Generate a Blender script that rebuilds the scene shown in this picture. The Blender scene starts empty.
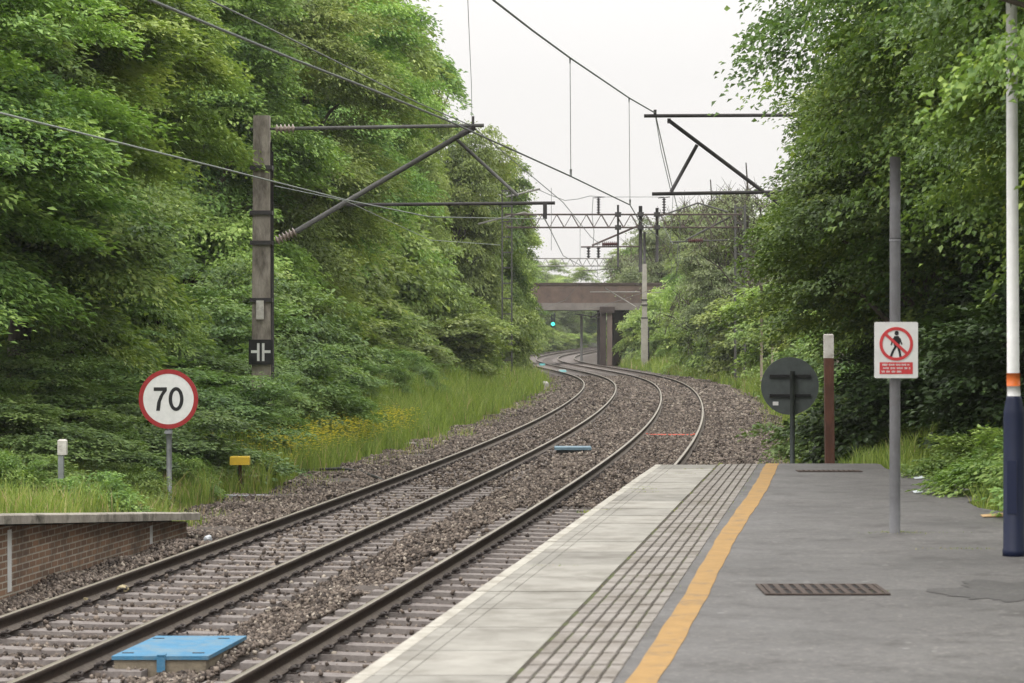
import bpy, math, random
import numpy as np
from mathutils import Vector, Matrix

PI = math.pi
random.seed(7)
RNG = np.random.default_rng(11)
sc = bpy.context.scene
COL = sc.collection

# ------------------------------------------------------------------ camera
F, HC, YH = 2500.0, 2.70, 329.0            # focal length in px, eye height above the rails, horizon row
ZP = 0.90                                   # platform height above the rails
cam_d = bpy.data.cameras.new("camera")
cam = bpy.data.objects.new("camera", cam_d)
COL.objects.link(cam)
cam.location = (0, 0, HC)
cam.rotation_euler = (PI / 2 - math.atan((341.5 - YH) / F), 0, 0)
cam_d.sensor_width = 36.0
cam_d.lens = F / 1024 * 36.0
cam_d.clip_start, cam_d.clip_end = 0.1, 4000
cam_d.dof.use_dof = True
cam_d.dof.focus_distance = 52.0
cam_d.dof.aperture_fstop = 6.0
sc.camera = cam


def at(px, Y):
    return (px - 512.0) / F * Y


def zat(py, Y):
    return HC - (py - YH) / F * Y


# ------------------------------------------------------------------ track geometry
_K = [.35, .6, 1.0, 1.4, 1.8, 2.2]
_COEF = [-4.372118949709915, 16.84298867298033, -7.677836950366252, 3.171809283990494, -5.301525524188392, 3.353426031391204, -8.66852913505218, 21.394307365238763, -8.632052783566845, -8.977674490757188]


def _cx(Y):
    t = np.asarray(Y, float) / 100.0
    r = _COEF[0] + _COEF[1] * t + _COEF[2] * t ** 2 + _COEF[3] * t ** 3
    for k, c in zip(_K, _COEF[4:]):
        r = r + c * np.clip(t - k, 0, None) ** 3
    return r


def cx(Y):
    """centre line of the nearer track: X as a function of Y"""
    Y = np.asarray(Y, float)
    lo, hi = 20.0, 322.0
    s0 = (_cx(lo + .5) - _cx(lo - .5))
    s1 = (_cx(hi + .5) - _cx(hi - .5))
    core = _cx(np.clip(Y, lo, hi))
    return core + np.where(Y < lo, (Y - lo) * s0, 0) + np.where(Y > hi, (Y - hi) * s1 + .00035 * (Y - hi) ** 2, 0)


def tx(Y):
    d = (cx(np.asarray(Y, float) + .5) - cx(np.asarray(Y, float) - .5))
    n = np.sqrt(1 + d * d)
    return d / n, 1 / n


GAP = 3.42          # distance between the two track centres on the bend


def foff(Y):
    """offset of the farther track: the tracks close up slightly towards the viewer"""
    return -(3.449 - .316 * np.exp(-(np.maximum(np.asarray(Y, float), 12.0) - 18) / 18))


def noff(Y):
    return 0.0 * np.asarray(Y, float)


YS = np.arange(-25.0, 430.0, 1.0)
SS = np.concatenate([[0], np.cumsum(np.hypot(np.diff(cx(YS)), np.diff(YS)))])


def y_of_s(s):
    return np.interp(s, SS, YS)


def tp(Y, o):
    """point at offset o (right positive) from the near track centre at station Y"""
    tX, tY = tx(Y)
    return cx(Y) + o * tY, np.asarray(Y, float) - o * tX


def smooth(a, b, x):
    t = np.clip((np.asarray(x, float) - a) / (b - a), 0, 1)
    return t * t * (3 - 2 * t)


def coping_z(Y):
    return np.clip(.127 + (34.4 - np.asarray(Y, float)) * .0703, -.3, .85)


def edge_x(Y):
    return -.848 + .1345 * (np.asarray(Y, float) - 12.7)


WOB = [(RNG.uniform(.03, .25), RNG.uniform(.03, .25), RNG.uniform(0, 6), RNG.uniform(.04, .16)) for _ in range(9)]


def rough(x, y):
    r = 0
    for a, b, p, h in WOB:
        r = r + h * np.sin(a * x * 2 + p) * np.cos(b * y * 2 + p * 1.7)
    return r


def ground_z(o, Y, X):
    o, Y, X = (np.asarray(v, float) for v in (o, Y, X))
    z = np.full(np.broadcast(o, Y).shape, -.30)
    u = np.clip(-6.4 - o, 0, None)
    left = .14 * np.clip(u, 0, 2.2) + .42 * np.clip(u - 2.2, 0, 8) + .05 * np.clip(u - 10.2, 0, None)
    v = np.clip(o - 3.25, 0, None)
    right = .30 * np.clip(v, 0, 2.0) + .52 * np.clip(v - 2.0, 0, 7) + .05 * np.clip(v - 9.0, 0, None)
    z = z + left + right
    z = z + rough(X, Y) * (smooth(.5, 4, u) + smooth(.5, 4, v)) * .8
    # the grown-over platform behind the brick wall on the left
    cz = coping_z(Y) - .05
    m = (o < -5.35) & (Y < 34.6)
    z = np.where(m, np.maximum(z, cz + .02 * rough(X, Y)), z)
    # level ground to the right of the platform
    near = 1 - smooth(34.5, 39.0, Y)
    flat = .80 + .10 * np.clip(X - 5.2, 0, None)
    z = np.where(X > 4.6, z * (1 - near) + np.maximum(z, flat) * near, z)
    return z


def gz(X, Y):
    """ground height under a plain (X, Y) point"""
    o = X - float(cx(Y))
    return float(ground_z(np.array([o]), np.array([Y]), np.array([X]))[0])


# ------------------------------------------------------------------ materials
def nodes_of(m):
    m.use_nodes = True
    nt = m.node_tree
    nt.nodes.clear()
    return nt, nt.nodes, nt.links


def ramp_set(node, stops):
    e = node.color_ramp.elements
    while len(e) > 1:
        e.remove(e[0])
    e[0].position = stops[0][0]
    e[0].color = (*stops[0][1], 1)
    for p, c in stops[1:]:
        n = e.new(p)
        n.color = (*c, 1)


def surf(name, c1, c2=None, objvar=0.0, scale=6.0, rough_=.8, bump=.3, detail=6.0, metal=0.0, spec=.4, dirt=None, dirt_scale=1.2, dirt_amt=(.5, .75), bscale=None, stretch=None):
    m = bpy.data.materials.new(name)
    nt, N, L = nodes_of(m)
    out = N.new("ShaderNodeOutputMaterial")
    b = N.new("ShaderNodeBsdfPrincipled")
    L.new(b.outputs[0], out.inputs[0])
    b.inputs["Roughness"].default_value = rough_
    b.inputs["Metallic"].default_value = metal
    b.inputs["Specular IOR Level"].default_value = spec
    tc = N.new("ShaderNodeTexCoord")
    src = tc.outputs["Object"]
    if stretch:
        mp = N.new("ShaderNodeMapping")
        mp.inputs["Scale"].default_value = stretch
        L.new(src, mp.inputs[0])
        src = mp.outputs[0]
    n1 = N.new("ShaderNodeTexNoise")
    n1.inputs["Scale"].default_value = scale
    n1.inputs["Detail"].default_value = detail
    n1.inputs["Roughness"].default_value = .65
    L.new(src, n1.inputs["Vector"])
    r = N.new("ShaderNodeValToRGB")
    c2 = c2 or tuple(x * .6 for x in c1)
    ramp_set(r, [(.32, c2), (.68, c1)])
    L.new(n1.outputs[0], r.inputs[0])
    col = r.outputs[0]
    if dirt:
        n2 = N.new("ShaderNodeTexNoise")
        n2.inputs["Scale"].default_value = dirt_scale
        n2.inputs["Detail"].default_value = 5
        n2.inputs["Roughness"].default_value = .7
        L.new(src, n2.inputs["Vector"])
        r2 = N.new("ShaderNodeValToRGB")
        ramp_set(r2, [(dirt_amt[0], (0, 0, 0)), (dirt_amt[1], (1, 1, 1))])
        L.new(n2.outputs[0], r2.inputs[0])
        mx = N.new("ShaderNodeMix")
        mx.data_type = 'RGBA'
        L.new(r2.outputs[0], mx.inputs["Factor"])
        L.new(col, mx.inputs["A"])
        mx.inputs["B"].default_value = (*dirt, 1)
        col = mx.outputs["Result"]
    if objvar:      # every slab or stone weathers to its own tone
        oi = N.new("ShaderNodeObjectInfo")
        mr = N.new("ShaderNodeMapRange")
        mr.inputs["To Min"].default_value, mr.inputs["To Max"].default_value = 1 - objvar, 1 + objvar
        L.new(oi.outputs["Random"], mr.inputs["Value"])
        hs = N.new("ShaderNodeHueSaturation")
        L.new(mr.outputs[0], hs.inputs["Value"])
        L.new(col, hs.inputs["Color"])
        col = hs.outputs[0]
    L.new(col, b.inputs["Base Color"])
    if bump:
        n3 = N.new("ShaderNodeTexNoise")
        n3.inputs["Scale"].default_value = bscale or scale * 6
        n3.inputs["Detail"].default_value = 4
        L.new(src, n3.inputs["Vector"])
        bp = N.new("ShaderNodeBump")
        bp.inputs["Strength"].default_value = bump
        bp.inputs["Distance"].default_value = .02
        L.new(n3.outputs[0], bp.inputs["Height"])
        L.new(bp.outputs[0], b.inputs["Normal"])
    return m


def tinted(name, stops, rough_=.85, spec=.3, translucent=0.0, trans_gain=1.5, bump=0.0):
    """colour by the per-face attribute «tint»: each leaf, stone or blade has its own"""
    m = bpy.data.materials.new(name)
    nt, N, L = nodes_of(m)
    out = N.new("ShaderNodeOutputMaterial")
    b = N.new("ShaderNodeBsdfPrincipled")
    b.inputs["Roughness"].default_value = rough_
    b.inputs["Specular IOR Level"].default_value = spec
    a = N.new("ShaderNodeAttribute")
    a.attribute_name = "tint"
    r = N.new("ShaderNodeValToRGB")
    ramp_set(r, stops)
    L.new(a.outputs["Fac"], r.inputs[0])
    src = r.outputs[0]
    if translucent:
        oi = N.new("ShaderNodeObjectInfo")
        hs = N.new("ShaderNodeHueSaturation")
        mr = N.new("ShaderNodeMapRange")
        mr.inputs["To Min"].default_value, mr.inputs["To Max"].default_value = .82, 1.2
        L.new(oi.outputs["Random"], mr.inputs["Value"])
        L.new(mr.outputs[0], hs.inputs["Value"])
        mr2 = N.new("ShaderNodeMapRange")
        mr2.inputs["To Min"].default_value, mr2.inputs["To Max"].default_value = .486, .506
        L.new(oi.outputs["Random"], mr2.inputs["Value"])
        L.new(mr2.outputs[0], hs.inputs["Hue"])
        L.new(src, hs.inputs["Color"])
        src = hs.outputs[0]
    L.new(src, b.inputs["Base Color"])
    if translucent:
        t = N.new("ShaderNodeBsdfTranslucent")
        g = N.new("ShaderNodeMix")
        g.data_type = 'RGBA'
        g.blend_type = 'MULTIPLY'
        g.inputs["Factor"].default_value = 1
        L.new(src, g.inputs["A"])
        g.inputs["B"].default_value = (trans_gain, trans_gain * 1.05, trans_gain * .5, 1)
        L.new(g.outputs["Result"], t.inputs["Color"])
        ms = N.new("ShaderNodeMixShader")
        ms.inputs[0].default_value = translucent
        L.new(b.outputs[0], ms.inputs[1])
        L.new(t.outputs[0], ms.inputs[2])
        L.new(ms.outputs[0], out.inputs[0])
    else:
        L.new(b.outputs[0], out.inputs[0])
    return m


def flat_paint(name, c, rough_=.5, spec=.4, metal=0.0, var=.85):
    return surf(name, c, tuple(x * var for x in c), scale=9, rough_=rough_, bump=.05, spec=spec, metal=metal)


M = {}


def asphalt_mat(name, k=1.0):
    """worn tarmac: chippings of several greys, blotches, darker damp stains and pale gum spots"""
    m = bpy.data.materials.new(name)
    nt, N, L = nodes_of(m)
    out = N.new("ShaderNodeOutputMaterial")
    b = N.new("ShaderNodeBsdfPrincipled")
    L.new(b.outputs[0], out.inputs[0])
    b.inputs["Specular IOR Level"].default_value = .4
    tc = N.new("ShaderNodeTexCoord")

    def noise(scale, detail=5, rough_=.65):
        n = N.new("ShaderNodeTexNoise")
        n.inputs["Scale"].default_value, n.inputs["Detail"].default_value, n.inputs["Roughness"].default_value = scale, detail, rough_
        L.new(tc.outputs["Object"], n.inputs["Vector"])
        return n.outputs[0]

    def ramp(src, stops):
        r = N.new("ShaderNodeValToRGB")
        ramp_set(r, stops)
        L.new(src, r.inputs[0])
        return r.outputs[0]

    def mix(f, a, b_, mode='MIX'):
        x = N.new("ShaderNodeMix")
        x.data_type, x.blend_type = 'RGBA', mode
        if isinstance(f, float):
            x.inputs["Factor"].default_value = f
        else:
            L.new(f, x.inputs["Factor"])
        L.new(a, x.inputs["A"])
        if isinstance(b_, tuple):
            x.inputs["B"].default_value = (*b_, 1)
        else:
            L.new(b_, x.inputs["B"])
        return x.outputs["Result"]
    col = ramp(noise(.9, 6, .7), [(.30, (.088 * k, .084 * k, .080 * k)), (.50, (.122 * k, .116 * k, .111 * k)), (.70, (.152 * k, .145 * k, .138 * k))])
    v = N.new("ShaderNodeTexVoronoi")
    v.inputs["Scale"].default_value = 42
    L.new(tc.outputs["Object"], v.inputs["Vector"])
    hsv = N.new("ShaderNodeSeparateColor")
    L.new(v.outputs["Color"], hsv.inputs[0])
    chips = ramp(hsv.outputs[0], [(0, (.78, .78, .78)), (.5, (.93, .93, .93)), (.92, (1.06, 1.05, 1.03)), (1, (1.5, 1.47, 1.42))])
    col = mix(1.0, col, chips, 'MULTIPLY')
    col = mix(ramp(noise(2.6, 6, .75), [(.52, (0, 0, 0)), (.66, (.85, .85, .85))]), col, (.062, .057, .053))
    col = mix(ramp(noise(.45, 4, .6), [(.50, (0, 0, 0)), (.74, (.6, .6, .6))]), col, (.066, .062, .060))
    v2 = N.new("ShaderNodeTexVoronoi")
    v2.inputs["Scale"].default_value = 2.6
    L.new(tc.outputs["Object"], v2.inputs["Vector"])
    col = mix(ramp(v2.outputs["Distance"], [(0, (.8, .8, .8)), (.055, (.8, .8, .8)), (.075, (0, 0, 0))]), col, (.21, .205, .195))
    L.new(col, b.inputs["Base Color"])
    rg = ramp(noise(1.1, 5, .6), [(.35, (.58, .58, .58)), (.7, (.82, .82, .82))])
    L.new(rg, b.inputs["Roughness"])
    bp = N.new("ShaderNodeBump")
    bp.inputs["Strength"].default_value = .35
    bp.inputs["Distance"].default_value = .006
    L.new(v.outputs["Distance"], bp.inputs["Height"])
    L.new(bp.outputs[0], b.inputs["Normal"])
    return m

M['leaf_ash'] = tinted('leaf_ash', [(0, (0.067, 0.130, 0.046)), (.35, (0.165, 0.272, 0.071)), (.7, (0.284, 0.404, 0.111)), (1, (0.460, 0.570, 0.190))], .5, .25, .25)
M['leaf_ash2'] = tinted('leaf_ash2', [(0, (0.090, 0.139, 0.054)), (.4, (0.217, 0.297, 0.093)), (.75, (0.329, 0.417, 0.137)), (1, (0.501, 0.570, 0.222))], .5, .25, .25)
M['leaf_sycamore'] = tinted('leaf_sycamore', [(0, (0.062, 0.109, 0.037)), (.4, (0.131, 0.216, 0.062)), (.75, (0.241, 0.341, 0.090)), (1, (0.482, 0.578, 0.146))], .45, .3, .24)
M['leaf_pale'] = tinted('leaf_pale', [(0, (0.123, 0.171, 0.086)), (.5, (0.256, 0.319, 0.157)), (1, (0.402, 0.454, 0.269))], .5, .25, .25)
M['leaf_bramble'] = tinted('leaf_bramble', [(0, (0.064, 0.116, 0.050)), (.4, (0.138, 0.226, 0.071)), (.8, (0.243, 0.345, 0.113)), (1, (0.382, 0.462, 0.203))], .5, .25, .22)
M['leaf_ivy'] = tinted('leaf_ivy', [(0, (.016, .030, .011)), (.4, (.034, .060, .016)), (.8, (.062, .096, .024)), (1, (.11, .15, .035))], .45, .4, .1)  # leaf colour darkened to stand in for shade under the right canopy
M['leaf_nettle'] = tinted('leaf_nettle', [(0, (0.085, 0.160, 0.050)), (.5, (0.182, 0.283, 0.078)), (1, (0.342, 0.443, 0.137))], .5, .25, .25)
M['grass'] = tinted('grass', [(0, (0.082, 0.137, 0.030)), (.45, (0.195, 0.268, 0.055)), (.8, (0.306, 0.356, 0.097)), (.93, (0.389, 0.356, 0.165)), (1, (0.424, 0.321, 0.207))], .6, .3, .3)
M['buttercup'] = flat_paint('buttercup', (.86, .74, .04), .6)
M['stone'] = tinted('stone', [(0, (0.026, 0.019, 0.016)), (.3, (0.079, 0.061, 0.049)), (.55, (0.141, 0.111, 0.090)), (.8, (0.229, 0.185, 0.148)), (1, (0.388, 0.343, 0.279))], .8, .35)
M['bed'] = surf('bed', (0.102, 0.082, 0.068), (0.041, 0.033, 0.027), scale=20, rough_=.9, bump=1.0, bscale=24, dirt=(0.139, 0.117, 0.107), dirt_scale=9)
M['bark'] = surf('bark', (.12, .10, .075), (.05, .042, .032), scale=5, rough_=.95, bump=.8, stretch=(1, 1, .25))
M['soil'] = surf('soil', (.055, .068, .025), (.03, .036, .014), scale=2.5, rough_=.95, bump=1.0, bscale=18, dirt=(.075, .055, .034), dirt_scale=.8)
M['rail_side'] = surf('rail_side', (.050, .032, .022), (.024, .016, .012), scale=14, rough_=.75, bump=.3, spec=.3)
M['rail_top'] = surf('rail_top', (0.368, 0.328, 0.257), (0.240, 0.208, 0.156), scale=3, rough_=.42, bump=.05, metal=.85, stretch=(1, .1, 1))
M['rail_foot'] = surf('rail_foot', (.21, .175, .145), (.10, .08, .065), scale=20, rough_=.8, bump=.3)
M['sleeper'] = surf('sleeper', (.25, .222, .205), (.15, .13, .12), scale=12, rough_=.85, bump=.4, dirt=(.13, .10, .09), dirt_scale=4)
M['clip'] = surf('clip', (.05, .036, .03), (.025, .02, .018), scale=20, rough_=.7, bump=.2)
M['coping'] = surf('coping', (.315, .30, .265), (.225, .213, .186), objvar=.17, scale=2.6, rough_=.85, bump=.25, bscale=60, dirt=(.135, .122, .10), dirt_scale=2.3, dirt_amt=(.46, .78))
M['coping_edge'] = surf('coping_edge', (.46, .435, .38), (.31, .29, .245), scale=6, rough_=.8, bump=.25, dirt=(.22, .195, .155), dirt_scale=4, dirt_amt=(.5, .74))
M['tactile'] = surf('tactile', (.29, .265, .24), (.20, .182, .163), scale=3.2, rough_=.9, bump=.3, bscale=50, dirt=(.125, .105, .08), dirt_scale=2.2, dirt_amt=(.46, .74))
M['joint'] = surf('joint', (.075, .062, .045), (.04, .034, .025), scale=30, rough_=.95, bump=.4, dirt=(.08, .095, .03), dirt_scale=2.5, dirt_amt=(.5, .62))
M['asphalt'] = asphalt_mat('asphalt', .95)
M['asphalt_new'] = asphalt_mat('asphalt_new', .66)
M['crack'] = surf('crack', (.06, .048, .035), (.03, .025, .018), scale=18, rough_=.95, bump=.5)
M['yellow'] = surf('yellow', (0.361, 0.215, 0.072), (0.292, 0.172, 0.056), scale=7, rough_=.75, bump=.35, bscale=100, dirt=(0.172, 0.125, 0.077), dirt_scale=5, dirt_amt=(.52, .74))
M['iron'] = surf('iron', (.085, .060, .048), (.045, .032, .027), scale=16, rough_=.8, bump=.3)
M['hole'] = flat_paint('hole', (.012, .010, .009), .9)
M['old_coping'] = surf('old_coping', (.42, .385, .33), (.24, .215, .18), objvar=.12, scale=4, rough_=.9, bump=.5, dirt=(.07, .065, .045), dirt_scale=2.4, dirt_amt=(.47, .68))
M['white'] = flat_paint('white', (.74, .74, .72), .5)
M['worn_white'] = surf('worn_white', (.62, .60, .56), (.42, .39, .35), scale=7, rough_=.8, bump=.2, dirt=(.2, .17, .14), dirt_scale=5)
M['red'] = flat_paint('red', (.33, .020, .022), .5)
M['sign_red'] = flat_paint('sign_red', (.58, .05, .055), .45)
M['black'] = flat_paint('black', (.012, .012, .013), .5)
M['grey_steel'] = surf('grey_steel', (.165, .165, .172), (.12, .12, .127), scale=5, rough_=.65, bump=.15, spec=.3, dirt=(.10, .095, .09), dirt_scale=3)
M['galv'] = surf('galv', (.30, .31, .32), (.20, .21, .22), scale=8, rough_=.5, bump=.1, metal=.3)
M['sign_back'] = surf('sign_back', (.075, .088, .085), (.052, .06, .06), scale=6, rough_=.6, bump=.1)
M['navy'] = flat_paint('navy', (.007, .013, .044), .45, .35)
M['orange'] = flat_paint('orange', (.75, .17, .03), .5)
M['rust'] = surf('rust', (.115, .048, .030), (.055, .026, .018), scale=7, rough_=.9, bump=.5, stretch=(1, 1, .3))
M['blue_lid'] = surf('blue_lid', (.060, .215, .36), (.048, .17, .29), scale=7, rough_=.7, bump=.35, bscale=90, dirt=(.15, .22, .26), dirt_scale=4, dirt_amt=(.44, .72))
M['blue_grey'] = surf('blue_grey', (.16, .25, .30), (.11, .17, .21), scale=5, rough_=.6, bump=.2)
M['box_side'] = surf('box_side', (.29, .245, .175), (.18, .15, .11), scale=6, rough_=.9, bump=.4, dirt=(.09, .075, .06), dirt_scale=4)
M['mast_conc'] = surf('mast_conc', (.37, .33, .285), (.20, .172, .142), scale=3.4, rough_=.9, bump=.4, dirt=(.075, .062, .05), dirt_scale=1.5, dirt_amt=(.46, .68), stretch=(1.6, 1.6, .55))
M['mast_pale'] = surf('mast_pale', (.43, .40, .35), (.30, .28, .24), scale=2.6, rough_=.9, bump=.3)
M['ohl_steel'] = surf('ohl_steel', (.10, .098, .090), (.062, .060, .056), scale=9, rough_=.7, bump=.1)
M['ohl_dark'] = surf('ohl_dark', (.050, .044, .044), (.03, .028, .028), scale=9, rough_=.7, bump=.1)
M['ohl_pale'] = surf('ohl_pale', (.30, .285, .26), (.22, .21, .19), scale=9, rough_=.7, bump=.1)
M['ohl_rust'] = surf('ohl_rust', (.135, .100, .088), (.09, .068, .062), scale=9, rough_=.8, bump=.1)
M['porcelain'] = surf('porcelain', (.33, .27, .23), (.22, .17, .145), scale=9, rough_=.35, bump=0, spec=.5)
M['insul_dark'] = flat_paint('insul_dark', (.09, .03, .028), .4)
M['wire'] = flat_paint('wire', (.16, .17, .16), .6)
M['wire_pale'] = flat_paint('wire_pale', (.26, .29, .26), .5)
M['bridge_brick'] = surf('bridge_brick', (.155, .108, .088), (.095, .070, .060), scale=1.6, rough_=.9, bump=.3, dirt=(.10, .075, .07), dirt_scale=.5)
M['bridge_conc'] = surf('bridge_conc', (.23, .205, .185), (.15, .13, .12), scale=.9, rough_=.9, bump=.3)
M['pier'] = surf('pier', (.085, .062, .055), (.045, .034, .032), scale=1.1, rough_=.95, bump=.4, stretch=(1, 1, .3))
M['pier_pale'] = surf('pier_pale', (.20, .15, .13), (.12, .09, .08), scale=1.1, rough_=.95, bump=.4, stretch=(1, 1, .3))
M['yellow_box'] = flat_paint('yellow_box', (.75, .50, .04), .5)
M['cable'] = flat_paint('cable', (.025, .024, .024), .6)
M['teal'] = flat_paint('teal', (.06, .27, .27), .5)
M['paper'] = flat_paint('paper', (.55, .36, .18), .8)
M['stone_yellow'] = surf('stone_yellow', (.50, .43, .26), (.34, .28, .17), scale=9, rough_=.9, bump=.4)
M['plastic'] = flat_paint('plastic', (.70, .74, .78), .4)
M['red_bar'] = flat_paint('red_bar', (.68, .13, .08), .6)
m = bpy.data.materials.new('green_light')
nt, N, L = nodes_of(m)
o_ = N.new("ShaderNodeOutputMaterial")
e_ = N.new("ShaderNodeEmission")
e_.inputs[0].default_value = (.10, 1.0, .72, 1)
e_.inputs[1].default_value = 1.6
L.new(e_.outputs[0], o_.inputs[0])
M['green_light'] = m


def brick_mat(name):
    m = bpy.data.materials.new(name)
    nt, N, L = nodes_of(m)
    out = N.new("ShaderNodeOutputMaterial")
    b = N.new("ShaderNodeBsdfPrincipled")
    b.inputs["Roughness"].default_value = .9
    L.new(b.outputs[0], out.inputs[0])
    uv = N.new("ShaderNodeUVMap")
    br = N.new("ShaderNodeTexBrick")
    br.inputs["Color1"].default_value = (.29, .168, .10, 1)
    br.inputs["Color2"].default_value = (.17, .10, .065, 1)
    br.inputs["Mortar"].default_value = (.42, .38, .31, 1)
    br.inputs["Scale"].default_value = 1.0
    br.inputs["Mortar Size"].default_value = .010
    br.inputs["Mortar Smooth"].default_value = .3
    br.inputs["Brick Width"].default_value = .225
    br.inputs["Row Height"].default_value = .075
    L.new(uv.outputs[0], br.inputs["Vector"])
    n = N.new("ShaderNodeTexNoise")
    n.inputs["Scale"].default_value = 1.7
    n.inputs["Detail"].default_value = 6
    n.inputs["Roughness"].default_value = .7
    L.new(uv.outputs[0], n.inputs["Vector"])
    r = N.new("ShaderNodeValToRGB")
    ramp_set(r, [(.46, (0, 0, 0)), (.72, (1, 1, 1))])
    L.new(n.outputs[0], r.inputs[0])
    mx = N.new("ShaderNodeMix")
    mx.data_type = 'RGBA'
    L.new(r.outputs[0], mx.inputs["Factor"])
    L.new(br.outputs["Color"], mx.inputs["A"])
    mx.inputs["B"].default_value = (.085, .064, .048, 1)
    L.new(mx.outputs["Result"], b.inputs["Base Color"])
    bp = N.new("ShaderNodeBump")
    bp.inputs["Strength"].default_value = .5
    bp.inputs["Distance"].default_value = .01
    bp.invert = True
    L.new(br.outputs["Fac"], bp.inputs["Height"])
    L.new(bp.outputs[0], b.inputs["Normal"])
    return m


M['brick'] = brick_mat('brick')


# ------------------------------------------------------------------ mesh helpers
def link(name, me, mats, parent=None):
    o = bpy.data.objects.new(name, me)
    COL.objects.link(o)
    for k in (mats if isinstance(mats, (list, tuple)) else [mats]):
        if len(me.materials) < (len(mats) if isinstance(mats, (list, tuple)) else 1):
            me.materials.append(M[k])
    if parent is not None:
        o.parent = parent
    return o


def tag(o, label, cat, group=None, kind=None):
    o['label'] = label
    o['category'] = cat
    if group:
        o['group'] = group
    if kind:
        o['kind'] = kind
    return o


def thing(name, loc, label, cat, group=None, rz=0.0):
    o = bpy.data.objects.new(name, None)
    COL.objects.link(o)
    o.location = loc
    o.rotation_euler = (0, 0, rz)
    o.empty_display_size = .2
    return tag(o, label, cat, group)


def np_mesh(name, V, Fa, tint=None, mat_idx=None):
    """V (N,3), Fa (M,k) -> mesh; tint: one number per face"""
    me = bpy.data.meshes.new(name)
    V = np.ascontiguousarray(V, np.float32)
    Fa = np.ascontiguousarray(Fa, np.int32)
    n, k = Fa.shape
    me.vertices.add(len(V))
    me.vertices.foreach_set("co", V.ravel())
    me.loops.add(n * k)
    me.loops.foreach_set("vertex_index", Fa.ravel())
    me.polygons.add(n)
    me.polygons.foreach_set("loop_start", np.arange(0, n * k, k, dtype=np.int32))
    if mat_idx is not None:
        me.polygons.foreach_set("material_index", np.asarray(mat_idx, np.int32))
    me.update(calc_edges=True)
    if tint is not None:
        a = me.attributes.new("tint", 'FLOAT', 'FACE')
        a.data.foreach_set("value", np.ascontiguousarray(tint, np.float32))
    me.validate()
    return me


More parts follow.
